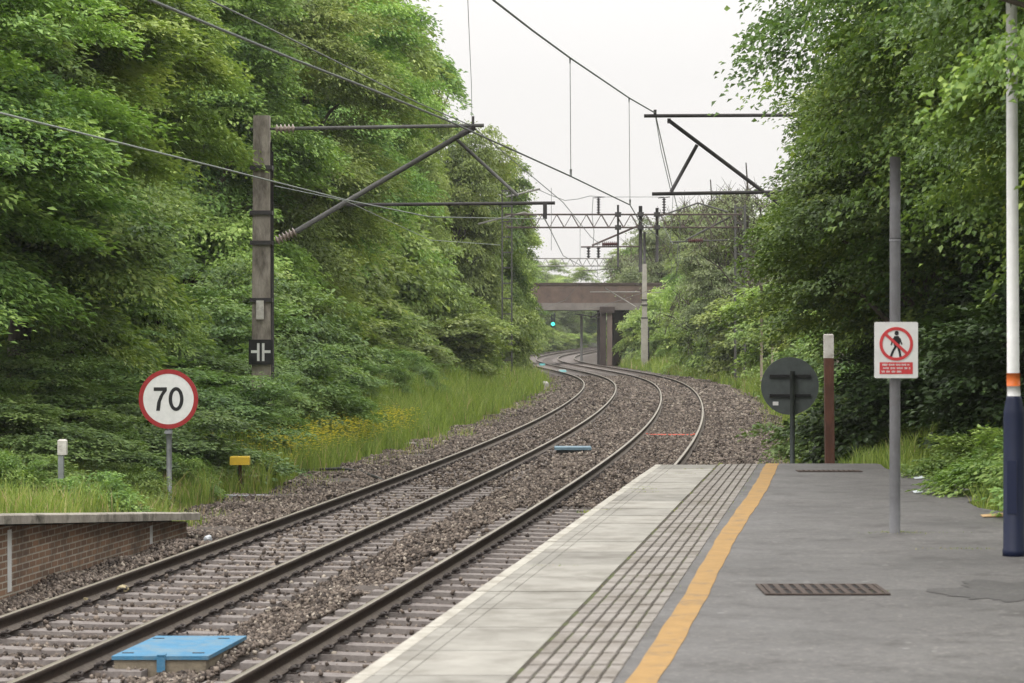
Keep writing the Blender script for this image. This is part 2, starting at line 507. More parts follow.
class MB:
    def __init__(s):
        s.v, s.f, s.m, s.sm, s.uv = [], [], [], [], {}

    def add(s, vs, fs, mi=0, smooth=False):
        b = len(s.v)
        s.v += [tuple(v) for v in vs]
        for f in fs:
            s.f.append([b + i for i in f])
            s.m.append(mi)
            s.sm.append(smooth)

    def box(s, c, d, rz=0.0, mi=0, taper=1.0, rot=None):
        hx, hy, hz = d[0] / 2, d[1] / 2, d[2] / 2
        R = rot if rot is not None else Matrix.Rotation(rz, 3, 'Z')
        vs = []
        for z, t in ((-hz, 1.0), (hz, taper)):
            for x, y in ((-hx, -hy), (hx, -hy), (hx, hy), (-hx, hy)):
                vs.append(Vector(c) + R @ Vector((x * t, y * t, z)))
        s.add(vs, [(3, 2, 1, 0), (4, 5, 6, 7), (0, 1, 5, 4), (1, 2, 6, 5), (2, 3, 7, 6), (3, 0, 4, 7)], mi)

    def bevel_box(s, c, d, bv, rz=0.0, mi=0):
        """box with a chamfer round its top"""
        hx, hy, hz = d[0] / 2, d[1] / 2, d[2] / 2
        R = Matrix.Rotation(rz, 3, 'Z')
        vs = []
        for z, k in ((-hz, 0), (hz - bv, 0), (hz, bv)):
            for x, y in ((-1, -1), (1, -1), (1, 1), (-1, 1)):
                vs.append(Vector(c) + R @ Vector((x * (hx - k), y * (hy - k), z)))
        fs = [(3, 2, 1, 0), (8, 9, 10, 11)]
        for r in (0, 4):
            for i in range(4):
                j = (i + 1) % 4
                fs.append((r + i, r + j, r + 4 + j, r + 4 + i))
        s.add(vs, fs, mi)

    def tube(s, pts, rad, n=8, mi=0, cap=True):
        pts = [Vector(p) for p in pts]
        rads = rad if isinstance(rad, (list, tuple)) else [rad] * len(pts)
        b = len(s.v)
        up = Vector((0, 0, 1))
        for i, p in enumerate(pts):
            t = (pts[min(i + 1, len(pts) - 1)] - pts[max(i - 1, 0)]).normalized()
            a = up if abs(t.dot(up)) < .95 else Vector((1, 0, 0))
            u = t.cross(a).normalized()
            w = u.cross(t).normalized()
            for k in range(n):
                an = 2 * PI * k / n
                s.v.append(tuple(p + (u * math.cos(an) + w * math.sin(an)) * rads[i]))
        for i in range(len(pts) - 1):
            for k in range(n):
                k2 = (k + 1) % n
                s.f.append([b + i * n + k, b + i * n + k2, b + (i + 1) * n + k2, b + (i + 1) * n + k])
                s.m.append(mi)
                s.sm.append(n > 5)
        if cap:
            s.f.append([b + k for k in range(n)])
            s.f.append([b + (len(pts) - 1) * n + k for k in reversed(range(n))])
            s.m += [mi, mi]
            s.sm += [False, False]

    def lathe(s, c, prof, n=20, mi=0, R=None):
        """prof: (radius, height) pairs about the local z axis"""
        b = len(s.v)
        R = R or Matrix.Identity(3)
        for r, z in prof:
            for k in range(n):
                an = 2 * PI * k / n
                s.v.append(tuple(Vector(c) + R @ Vector((r * math.cos(an), r * math.sin(an), z))))
        for i in range(len(prof) - 1):
            for k in range(n):
                k2 = (k + 1) % n
                s.f.append([b + i * n + k, b + i * n + k2, b + (i + 1) * n + k2, b + (i + 1) * n + k])
                s.m.append(mi)
                s.sm.append(True)
        s.f.append([b + k for k in reversed(range(n))])
        s.f.append([b + (len(prof) - 1) * n + k for k in range(n)])
        s.m += [mi, mi]
        s.sm += [False, False]

    def plate(s, pts2, y, th, mi=0, ox=0.0, oz=0.0):
        """an outline in the x-z plane, given depth th towards -y"""
        n = len(pts2)
        vs = [(ox + x, y, oz + z) for x, z in pts2] + [(ox + x, y - th, oz + z) for x, z in pts2]
        fs = [list(range(n)), list(range(2 * n - 1, n - 1, -1))]
        for i in range(n):
            j = (i + 1) % n
            fs.append([i, n + i, n + j, j])
        s.add(vs, fs, mi)

    def ring(s, r0, r1, y, th, n=40, mi=0, ox=0.0, oz=0.0, sx=1.0):
        b = len(s.v)
        for yy in (y, y - th):
            for r in (r0, r1):
                for k in range(n):
                    an = 2 * PI * k / n
                    s.v.append((ox + (r * sx if r == r1 else (r1 * sx - (r1 - r))) * math.cos(an), yy, oz + r * math.sin(an)))
        for k in range(n):
            k2 = (k + 1) % n
            q = lambda l, i: b + l * n + i
            for f in ((q(2, k), q(3, k), q(3, k2), q(2, k2)), (q(0, k2), q(1, k2), q(1, k), q(0, k)),
                      (q(1, k), q(1, k2), q(3, k2), q(3, k)), (q(0, k2), q(0, k), q(2, k), q(2, k2))):
                s.f.append(list(f))
                s.m.append(mi)
                s.sm.append(False)

    def mesh(s, name):
        me = bpy.data.meshes.new(name)
        me.from_pydata(s.v, [], s.f)
        me.polygons.foreach_set("material_index", s.m)
        me.polygons.foreach_set("use_smooth", s.sm)
        me.update()
        return me

    def build(s, name, mats, parent=None, local=True):
        return link(name, s.mesh(name), mats, parent)


def copy_tree(o, parent=None):
    c = o.copy()
    COL.objects.link(c)
    if parent is not None:
        c.parent = parent
    for ch in [x for x in o.children]:
        copy_tree(ch, c)
    return c


# ------------------------------------------------------------------ ground
def build_ground():
    ys = np.concatenate([np.arange(-25, 33.5, 1.5), np.arange(33.5, 40, .5), np.arange(40, 120, 1.5), np.arange(120, 430, 3.0)])
    os_ = np.concatenate([[-160, -90, -60, -45, -36, -30, -26], np.arange(-23, -7, .7), [-6.9, -6.5, -6.2, -5.36, -5.34, -4.5],
                          np.arange(-4, 3.2, .8), [3.25, 3.6], np.arange(4, 14, .5), [15, 17, 20, 24, 30, 40, 60, 100, 160]])
    Yg, Og = np.meshgrid(ys, os_, indexing='ij')
    tX, tY = tx(Yg)
    X = cx(Yg) + Og
    Z = ground_z(Og, Yg, X)
    V = np.stack([X, Yg, Z], -1).reshape(-1, 3)
    a, b = len(ys), len(os_)
    I = np.arange(a * b).reshape(a, b)
    Fa = np.stack([I[:-1, :-1], I[:-1, 1:], I[1:, 1:], I[1:, :-1]], -1).reshape(-1, 4)
    me = np_mesh('ground', V, Fa)
    o = link('ground', me, 'soil')
    o['kind'] = 'structure'
    # distant land, out to the horizon
    mb = MB()
    pts, n = [], 48
    for r, z in ((350, -2.5), (368, -.6), (380, 1.6), (700, 2.0), (1500, 2.5), (3000, 2.6)):
        pts += [(r * math.sin(2 * PI * k / n), 60 + r * math.cos(2 * PI * k / n), z) for k in range(n)]
    fs = [(i * n + k, i * n + (k + 1) % n, (i + 1) * n + (k + 1) % n, (i + 1) * n + k) for i in range(5) for k in range(n)]
    mb.add(pts, [f[::-1] for f in fs])
    mb.build('terrain', 'soil')['kind'] = 'structure'


build_ground()


def build_trackbed():
    ys = np.arange(-25, 425, 1.0)
    prof = [(-7.2, -.42), (-6.5, -.27), (-5.6, -.25), (-4.2, -.235), (-1.4, -.235), (1.5, -.26), (2.9, -.27), (3.6, -.40)]
    V = []
    for Y in ys:
        for o, z in prof:
            x, y = tp(Y, o)
            V.append((x, y, z + (.02 * math.sin(Y * 1.3 + o * 2) if -6 < o < 3 else 0)))
    a, b = len(ys), len(prof)
    I = np.arange(a * b).reshape(a, b)
    Fa = np.stack([I[:-1, :-1], I[:-1, 1:], I[1:, 1:], I[1:, :-1]], -1).reshape(-1, 4)
    link('trackbed', np_mesh('trackbed', np.array(V), Fa), 'bed')['kind'] = 'structure'


build_trackbed()

SLEEPER_GAP = .66


def stone_mesh():
    zones = [(12, 30, 760, .0195), (30, 48, 430, .0245), (48, 85, 300, .031), (85, 150, 120, .05)]
    PX, PY, PZ, PR = [], [], [], []
    for y0, y1, dens, r in zones:
        n = int((y1 - y0) * 10.6 * dens)
        Y = RNG.uniform(y0, y1, n)
        o = RNG.uniform(-7.0, 3.6, n)
        m2 = int((y1 - y0) * 2.6 * dens)
        Y = np.concatenate([Y, RNG.uniform(y0, y1, m2)])
        o = np.concatenate([o, RNG.uniform(-1.3, 1.3, m2)])
        n = n + m2
        s = np.interp(Y, YS, SS)
        ph = (s / SLEEPER_GAP) % 1.0
        on_sl = (np.minimum(ph, 1 - ph) * SLEEPER_GAP) < .155
        near = np.abs(o) < 1.32
        fo = foff(Y)
        far = np.abs(o - fo) < 1.32
        keep = np.ones(n, bool)
        for c in (0.0, fo):
            for g in (-.7525, .7525):
                keep &= np.abs(o - c - g) > .095
        keep &= ~(near & on_sl & (RNG.random(n) > np.where(Y > 40, .45, .015)))
        keep &= ~(far & on_sl & (RNG.random(n) > np.where(Y > 45, .35, .07)))
        keep &= ~((Y < 33.5) & (o > 1.5))
        keep &= ~((Y < 34.6) & (o < -5.2))
        z = np.interp(o, [-7.0, -6.5, -5.6, -4.2, -1.4, 1.5, 2.9, 3.6], [-.36, -.25, -.235, -.20, -.20, -.24, -.26, -.38])
        z = np.where(near, -.245, z)
        z = np.where(far, -.228, z)
        z = np.where(far & on_sl, -.168, z)
        z = np.where(near & on_sl, -.168, z)
        mound = (.05 * np.sin(Y * .9 + o * 1.7) * np.cos(o * 2.3 + Y * .33) + .03 * np.sin(Y * 2.7 + o)) * (~near) * (~far)
        z = z + mound + RNG.uniform(-.012, .03, n) * (r / .027)
        x, y = tp(Y, o)
        PX.append(x[keep]); PY.append(y[keep]); PZ.append(z[keep])
        PR.append(np.full(keep.sum(), r) * RNG.uniform(.55, 1.35, keep.sum()))
    P = np.stack([np.concatenate(PX), np.concatenate(PY), np.concatenate(PZ)], 1)
    Rr = np.concatenate(PR)
    n = len(P)
    cube = np.array([(-1, -1, -1), (1, -1, -1), (1, 1, -1), (-1, 1, -1), (-1, -1, 1), (1, -1, 1), (1, 1, 1), (-1, 1, 1)], float) * .72
    Vl = cube[None] * RNG.uniform(.55, 1.35, (n, 8, 3))
    Vl *= RNG.uniform(.6, 1.35, (n, 1, 3))
    q = RNG.normal(size=(n, 4))
    q /= np.linalg.norm(q, axis=1, keepdims=True)
    w, x, y, z = q.T
    Rm = np.stack([1 - 2 * (y * y + z * z), 2 * (x * y - z * w), 2 * (x * z + y * w), 2 * (x * y + z * w), 1 - 2 * (x * x + z * z), 2 * (y * z - x * w),
                   2 * (x * z - y * w), 2 * (y * z + x * w), 1 - 2 * (x * x + y * y)], -1).reshape(n, 3, 3)
    V = np.einsum('nij,nkj->nki', Rm, Vl) * Rr[:, None, None] + P[:, None, :]
    fc = np.array([(3, 2, 1, 0), (4, 5, 6, 7), (0, 1, 5, 4), (1, 2, 6, 5), (2, 3, 7, 6), (3, 0, 4, 7)])
    Fa = (np.arange(n)[:, None, None] * 8 + fc[None]).reshape(-1, 4)
    t = np.clip(RNG.beta(1.7, 2.0, n), 0, 1)
    me = np_mesh('ballast_gravel', V.reshape(-1, 3), Fa, np.repeat(t, 6))
    o = link('ballast_gravel', me, 'stone')
    tag(o, 'brown and grey ballast stones spread between and beside the rails', 'ballast', kind='stuff')


stone_mesh()

# ------------------------------------------------------------------ the two tracks
RAIL = [(-.070, -.159), (.070, -.159), (.070, -.147), (.022, -.128), (.010, -.112), (.010, -.050), (.034, -.036), (.036, -.010), (.026, 0.0),
        (-.026, 0.0), (-.036, -.010), (-.034, -.036), (-.010, -.050), (-.010, -.112), (-.022, -.128), (-.070, -.147)]
RAIL_M = [0, 0, 2, 2, 0, 0, 0, 0, 1, 0, 0, 0, 0, 2, 2, 0]


def rail_mesh(off, g):
    ys = np.concatenate([np.arange(-20, 60, 2.0), np.arange(60, 424, 2.0)])
    k = len(RAIL)
    V, mi = [], []
    for Y in ys:
        for o, z in RAIL:
            x, y = tp(Y, float(off(Y)) + g + o)
            V.append((float(x), float(y), z))
    n = len(ys)
    I = np.arange(n * k).reshape(n, k)
    Fa, mm = [], []
    for j in range(k):
        j2 = (j + 1) % k
        Fa.append(np.stack([I[:-1, j], I[:-1, j2], I[1:, j2], I[1:, j]], -1))
        mm += [RAIL_M[j]] * (n - 1)
    return np_mesh('rail', np.array(V), np.concatenate(Fa), mat_idx=mm)


def sleeper_shape():
    mb = MB()
    prof = [(-1.25, .0), (-.95, .0), (-.55, .0), (0, -.012), (.55, .0), (.95, .0), (1.25, .0)]
    for (a, za), (b, zb) in zip(prof[:-1], prof[1:]):
        vs = []
        for x, zz in ((a, za), (b, zb)):
            vs += [(x, -.135, -.20), (x, .135, -.20), (x, .105, zz), (x, -.105, zz)]
        mb.add(vs, [(0, 1, 5, 4), (1, 2, 6, 5), (2, 3, 7, 6), (3, 0, 4, 7)])
    mb.add([(-1.25, -.135, -.20), (-1.25, .135, -.20), (-1.25, .105, 0), (-1.25, -.105, 0)], [(0, 1, 2, 3)])
    mb.add([(1.25, -.135, -.20), (1.25, .135, -.20), (1.25, .105, 0), (1.25, -.105, 0)], [(3, 2, 1, 0)])
    return mb


def clip_shape():
    """iron seat with a looped spring clip on each side of the rail foot"""
    mb = MB()
    mb.box((0, 0, .006), (.30, .16, .012))
    for s in (-1, 1):
        mb.box((s * .105, 0, .035), (.035, .07, .05))
        pts = [(s * .075, -.05, .035), (s * .12, -.06, .055), (s * .155, -.02, .045), (s * .15, .03, .06), (s * .11, .06, .06), (s * .072, .04, .036)]
        mb.tube(pts, .012, 6)
    return mb


sleeper_me = sleeper_shape().mesh('sleeper')
clip_me = clip_shape().mesh('rail_clip')


def build_track(off, label):
    t = thing('railway_track', (float(tp(20, off(20))[0]), float(tp(20, off(20))[1]), -.159), label, 'railway track', 'railway tracks')
    inv = Matrix.Translation(-t.location)
    for g in (-.7525, .7525):
        r = link('rail', rail_mesh(off, g), ['rail_side', 'rail_top', 'rail_foot'], t)
        r.matrix_parent_inverse = inv
    s0 = float(np.interp(13.0 if off is noff else 16.0, YS, SS))
    k0 = math.ceil(s0 / SLEEPER_GAP)
    for i in range(96):
        s = (k0 + i) * SLEEPER_GAP
        Y = float(y_of_s(s))
        x, y = tp(Y, float(off(Y)))
        a, b = tx(Y)
        so = link('sleeper', sleeper_me, 'sleeper', t)
        so.location = (float(x) - t.location.x, float(y) - t.location.y, -.170 + .159)
        so.rotation_euler = (0, 0, -math.atan2(a, b))
        if i < 60:
            for g in (-.7525, .7525):
                c = link('rail_clip', clip_me, 'clip', so)
                c.location = (g, 0, .001)
    base = sleeper_shape()
    bv = np.array(base.v)
    V, Fs, n = [], [], 0
    k = k0 + 96
    while True:
        s = k * SLEEPER_GAP
        Y = float(y_of_s(s))
        if Y > 300:
            break
        x, y = tp(Y, float(off(Y)))
        a, b = tx(Y)
        an = -math.atan2(a, b)
        R = np.array([[math.cos(an), -math.sin(an), 0], [math.sin(an), math.cos(an), 0], [0, 0, 1]])
        V.append(bv @ R.T + np.array([float(x), float(y), -.170]))
        Fs += [[n + q for q in f] for f in base.f]
        n += len(bv)
        k += 1
    me = np_mesh('far_sleepers', np.concatenate(V), np.array(Fs))
    o = link('sleeper_run', me, 'sleeper', t)
    o.matrix_parent_inverse = inv
    o['kind'] = 'stuff'


build_track(noff, 'railway track nearer the platform, running along the platform edge')
build_track(foff, 'railway track farther from the platform, passing the brick wall and 70 sign')


# ------------------------------------------------------------------ the platform
def strip_mesh(mb, x0f, x1f, y0, y1, z, th, step, mi=0, side=True):
    """a slab whose two long edges follow x0f(Y) and x1f(Y)"""
    ys = list(np.arange(y0, y1 - 1e-6, step)) + [y1]
    vs = []
    for Y in ys:
        vs += [(float(x0f(Y)), Y, z), (float(x1f(Y)), Y, z), (float(x0f(Y)), Y, z - th), (float(x1f(Y)), Y, z - th)]
    fs = []
    for i in range(len(ys) - 1):
        a, b = i * 4, i * 4 + 4
        fs += [(a, a + 1, b + 1, b), (a + 2, a, b, b + 2), (a + 1, a + 3, b + 3, b + 1), (a + 3, a + 2, b + 2, b + 3)]
    fs += [(2, 3, 1, 0), (len(vs) - 4, len(vs) - 3, len(vs) - 1, len(vs) - 2)]
    mb.add(vs, fs, mi)


def build_platform():
    t = thing('station_platform', (1.0, 20.0, 0), 'grey asphalt station platform with a yellow line and pale edge slabs', 'platform')
    inv = Matrix.Translation(-t.location)

    def put(mb, name, mats):
        o = mb.build(name, mats, t)
        o.matrix_parent_inverse = inv
        return o
    Y0, Y1 = -14.0, 33.2
    E = edge_x
    RGT = lambda Y: 5.0 + .0 * Y + .25 * math.sin(Y * .7) + .14 * math.sin(Y * 2.1 + 1)
    # asphalt body
    mb = MB()
    strip_mesh(mb, lambda Y: E(Y) + 1.36, RGT, Y0, Y1 + .25, ZP, 1.15, .8)
    put(mb, 'asphalt_surface', 'asphalt')
    # solid base below slabs
    mb = MB()
    strip_mesh(mb, lambda Y: E(Y) + .16, lambda Y: E(Y) + 1.36, Y0, Y1 - .03, ZP - .08, 1.05, 4)
    put(mb, 'front_wall', 'pier')
    # mortar bed showing in the joints
    mb = MB()
    strip_mesh(mb, lambda Y: E(Y) + .04, lambda Y: E(Y) + 1.385, Y0, Y1 - .01, ZP - .004, .075, 2)
    put(mb, 'mortar_bed', 'joint')
    # edge slabs, each about 1.08 m long, of two longitudinal pieces with a nosing
    y = -13.6
    rr = random.Random(4)
    while y < Y1 - .1:
        ln = min(.98 + rr.uniform(-.05, .12), Y1 - y)
        if ln < .25:
            break
        mb = MB()
        a, b = y + .012, y + ln - .012
        dz = rr.uniform(-.002, .004)
        strip_mesh(mb, lambda Y: E(Y), lambda Y: E(Y) + .085, a, b, ZP + dz + .002, .13, 3, 1)
        strip_mesh(mb, lambda Y: E(Y) + .0851, lambda Y: E(Y) + .175, a, b, ZP + dz, .1, 3, 0)
        strip_mesh(mb, lambda Y: E(Y) + .180, lambda Y: E(Y) + .255, a, b, ZP + dz, .1, 3, 0)
        strip_mesh(mb, lambda Y: E(Y) + .260, lambda Y: E(Y) + .815, a, b, ZP + dz, .1, 3, 0)
        put(mb, 'edge_slab', ['coping', 'coping_edge'])
        y += ln
    # tactile paving: rows of small raised blocks, six across
    mb = MB()
    y = 8.0
    row = 0
    while y < Y1 - .1:
        for k in range(6):
            x0 = .845 + k * .0875
            yy = y + .0
            h = ZP + .008 + rr.uniform(-.0015, .0015)
            xa, xb = float(E(yy)) + x0 + .005, float(E(yy)) + x0 + .0825
            ya, yb = yy + .03, yy + .452
            sh = .1345 * .445
            vs = [(xa, ya, h - .02), (xb, ya, h - .02), (xb + sh, yb, h - .02), (xa + sh, yb, h - .02),
                  (xa + .006, ya + .006, h), (xb - .006, ya + .006, h), (xb + sh - .006, yb - .006, h), (xa + sh + .006, yb - .006, h)]
            mb.add(vs, [(4, 5, 6, 7), (0, 1, 5, 4), (1, 2, 6, 5), (2, 3, 7, 6), (3, 0, 4, 7)])
        row += 1
        y += .485
    put(mb, 'tactile_paving', 'tactile')
    # the yellow line, hand painted
    mb = MB()
    w1 = lambda Y: E(Y) + 1.425 + .002 * (Y - 12.7) + .014 * math.sin(Y * .5) + .004 * math.sin(Y * 1.9 + 1) - .003 * math.sin(Y * 5.1)
    w2 = lambda Y: E(Y) + 1.585 + .003 * (Y - 12.7) + .015 * math.sin(Y * .5 + .2) + .004 * math.sin(Y * 2.2 + 2) + .003 * math.sin(Y * 5.7)
    strip_mesh(mb, w1, w2, Y0, Y1 + .2, ZP + .004, .003, .15)
    put(mb, 'warning_line', 'yellow')

    # repairs and cracks in the asphalt
    def blob(cx_, cy, rx, ry, z, name, mat, seed, n=28, jag=.22):
        r = random.Random(seed)
        mb = MB()
        ph = [r.uniform(0, 6.28) for _ in range(5)]
        pts = []
        for k in range(n):
            a = 2 * PI * k / n
            q = 1 + jag * (math.sin(3 * a + ph[0]) * .5 + math.sin(5 * a + ph[1]) * .4 + math.sin(9 * a + ph[2]) * .3 + math.sin(17 * a + ph[3]) * .18 + math.sin(29 * a + ph[4]) * .12)
            p = .65
            c, s_ = math.cos(a), math.sin(a)
            pts.append((cx_ + rx * q * math.copysign(abs(c) ** p, c), cy + ry * q * math.copysign(abs(s_) ** p, s_), z))
        mb.add(pts, [list(range(n))])
        put(mb, name, mat)
    Yp = lambda py: F * (HC - ZP) / (py - YH)
    blob(at(1012, Yp(592)), Yp(592), .40, .62, ZP + .004, 'asphalt_patch', 'asphalt_new', 5, n=90, jag=.38)


build_platform()


def drain(name, px, py, w, d, label, bars):
    Y = F * (HC - ZP) / (py - YH)
    t = thing(name, (at(px, Y), Y, ZP), label, 'drain', 'drain grates in the platform')
    mb = MB()
    mb.box((0, 0, .004), (w + .04, d + .04, .003))
    mb.build('pit', 'hole', t)
    mb = MB()
    for s in (-1, 1):
        mb.box((s * (w / 2 + .01), 0, .009), (.03, d + .05, .007))
        mb.box((0, s * (d / 2 + .01), .0092), (w - .01, .03, .007))
    mb.build('rim', 'iron', t)
    mb = MB()
    for i in range(bars):
        x = -w / 2 + (i + .5) * w / bars
        mb.box((x, 0, .0098), (w / bars * .52, d, .006))
    mb.box((0, 0, .0090), (w - .02, .03, .006))
    mb.build('grating', 'iron', t)
    return t


drain('drain_grate', 822, 590.5, .80, .62, 'rusty barred drain grate in the platform beside the yellow line, nearest the viewer', 11)
drain('drain_grate', 829, 471.5, .76, .26, 'narrow rusty drain grate at the far end of the platform by the rusty post', 12)


# tufts of grass in the platform joints
# ------------------------------------------------------------------ the old platform on the left
def build_wall():
    t = thing('brick_wall', (float(tp(30, -5.25)[0]), 30, -.3), 'old brick platform wall with stone coping and white painted stripes left of the rails', 'wall')
    inv = Matrix.Translation(-t.location)
    ys = np.arange(4, 34.41, .4)
    V, Fs, UV = [], [], []
    mb = MB()
    for i, Y in enumerate(ys):
        zt = float(coping_z(Y)) - .125
        for o, z in ((-5.25, -.5), (-5.25, zt), (-5.55, zt), (-5.55, -.5)):
            x, y = tp(Y, o)
            mb.v.append((float(x), float(y), z))
    for i in range(len(ys) - 1):
        a, b = 4 * i, 4 * i + 4
        for f in ((a, b, b + 1, a + 1), (a + 1, b + 1, b + 2, a + 2), (a + 2, b + 2, b + 3, a + 3)):
            mb.f.append(list(f)); mb.m.append(0); mb.sm.append(False)
    e = 4 * (len(ys) - 1)
    mb.f.append([e, e + 3, e + 2, e + 1]); mb.m.append(0); mb.sm.append(False)
    mb.f.append([0, 1, 2, 3]); mb.m.append(0); mb.sm.append(False)
    me = mb.mesh('brickwork')
    uv = me.uv_layers.new(name='UVMap')
    for p in me.polygons:
        for li in p.loop_indices:
            co = me.vertices[me.loops[li].vertex_index].co
            uv.data[li].uv = (co.y + (0 if p.index % 3 == 0 else co.x), co.z)
    w = link('brickwork', me, 'brick', t)
    w.matrix_parent_inverse = inv
    # coping slabs
    y = 4.0
    rr = random.Random(3)
    while y < 34.3:
        ln = min(rr.uniform(.85, 1.0), 34.5 - y)
        mb = MB()
        a, b = y + .006, y + ln - .006
        vs = []
        for Y in (a, b):
            zt = float(coping_z(Y))
            for o, z in ((-5.08, zt - .104), (-5.08, zt - .012), (-5.095, zt), (-5.85, zt), (-5.85, zt - .104)):
                x, yy = tp(Y, o)
                vs.append((float(x), float(yy), z + (0 if Y == a else .0)))
        k = 5
        fs = [(i, i + k, (i + 1) % k + k, (i + 1) % k) for i in range(k)] + [(0, 1, 2, 3, 4), (9, 8, 7, 6, 5)]
        mb.add(vs, fs)
        c = mb.build('coping_stone', 'old_coping', t)
        c.matrix_parent_inverse = inv
        y += ln
    # painted stripes
    for px in (9, 151):
        # find the station whose wall face shows at this column
        best = min(np.arange(20, 34.3, .02), key=lambda Y: abs(512 + F * tp(Y, -5.25)[0] / tp(Y, -5.25)[1] - px))
        mb = MB()
        zt = float(coping_z(best)) - .17
        zb = -.20 if px < 100 else -.16
        vs = []
        for dY, o in ((-.07, -5.2465), (.07, -5.2465)):
            for z in (zb, zt):
                x, y = tp(best + dY, o)
                vs.append((float(x), float(y), z))
        mb.add(vs, [(0, 1, 3, 2)][::-1])
        s = mb.build('painted_stripe', 'white', t)
        s.matrix_parent_inverse = inv


build_wall()


# ------------------------------------------------------------------ signs and posts
def disc(mb, r, y, th, mi=0, n=48, oz=0.0):
    mb.plate([(r * math.cos(2 * PI * k / n), r * math.sin(2 * PI * k / n)) for k in range(n)], y, th, mi, 0, oz)


def speed_sign():
    Y = 40.0
    X = at(168.5, Y)
    z0 = gz(X, Y)
    zc = zat(399, Y)
    t = thing('speed_limit_sign', (X, Y, z0), 'round white speed sign reading 70 with a red border on a grey post', 'sign')
    h = zc - z0
    mb = MB()
    mb.tube([(0, .06, -.4), (0, .06, h + .30)], .045, 12)
    mb.build('post', 'galv', t)
    mb = MB()
    mb.box((0, .022, h + .18), (.5, .03, .05))
    mb.box((0, .022, h - .18), (.5, .03, .05))
    mb.box((0, .005, h - .53), (.11, .14, .05))
    mb.build('bracket', 'galv', t)
    face = MB()
    disc(face, .475, 0, .012, 0, 64, h)
    face.build('sign_plate', 'white', t)
    b = MB()
    b.ring(.405, .476, -.0125, .004, 64, 0, 0, h)
    b.build('red_border', 'red', t)
    d = MB()
    sw = .052
    # 7
    H, W = .375, .20
    x0 = -.235
    pts = [(x0, H / 2), (x0 + W + .01, H / 2), (x0 + W + .01, H / 2 - .055), (x0 + .155, H / 2 - .13), (x0 + .115, -.04), (x0 + .098, -H / 2),
           (x0 + .038, -H / 2), (x0 + .055, -.05), (x0 + .092, .045), (x0 + .142, H / 2 - .058), (x0, H / 2 - .058)]
    d.plate(pts, -.0125, .004, 0, 0, h)
    # 0
    d.ring(H / 2 - .052, H / 2 + .004, -.0125, .004, 40, 0, .122, h, .62)
    d.build('number_70', 'black', t)


speed_sign()


def sign_from_behind():
    Y = 40.0
    X = at(790, Y)
    z0 = gz(X, Y)
    h = zat(386, Y) - z0
    t = thing('round_sign', (X, Y, z0), 'dark round sign seen from behind on a thin post past the platform end', 'sign')
    mb = MB()
    disc(mb, .462, .02, .012, 0, 64, h)
    mb.build('sign_plate', 'sign_back', t)
    mb = MB()
    for dz in (.16, -.15):
        mb.box((0, -.012, h + dz), (.66, .035, .045))
    mb.build('stiffening_rail', 'black', t)
    mb = MB()
    mb.tube([(.03, -.075, -.4), (.03, -.075, h + .24)], .04, 12)
    mb.build('post', 'sign_back', t)
    mb = MB()
    mb.box((-.23, -.0, h - .28), (.09, .006, .06))
    mb.build('sticker', 'white', t)


sign_from_behind()


def white_top_post():
    Y = 34.9
    X = at(830.5, Y)
    z0 = gz(X, Y)
    t = thing('wooden_post', (X, Y, z0), 'rusty brown square post with a white painted top at the platform end', 'post')
    w = 9 / F * Y
    zt = zat(334, Y) - z0
    zm = zat(358, Y) - z0
    mb = MB()
    mb.box((0, 0, (zm - .5) / 2), (w, w, zm + .5))
    mb.build('shaft', 'rust', t)
    mb = MB()
    mb.bevel_box((0, 0, (zm + zt) / 2), (w + .004, w + .004, zt - zm), .015)
    mb.build('painted_top', 'worn_white', t)
    t.rotation_euler = (0, math.radians(-.6), 0)


white_top_post()


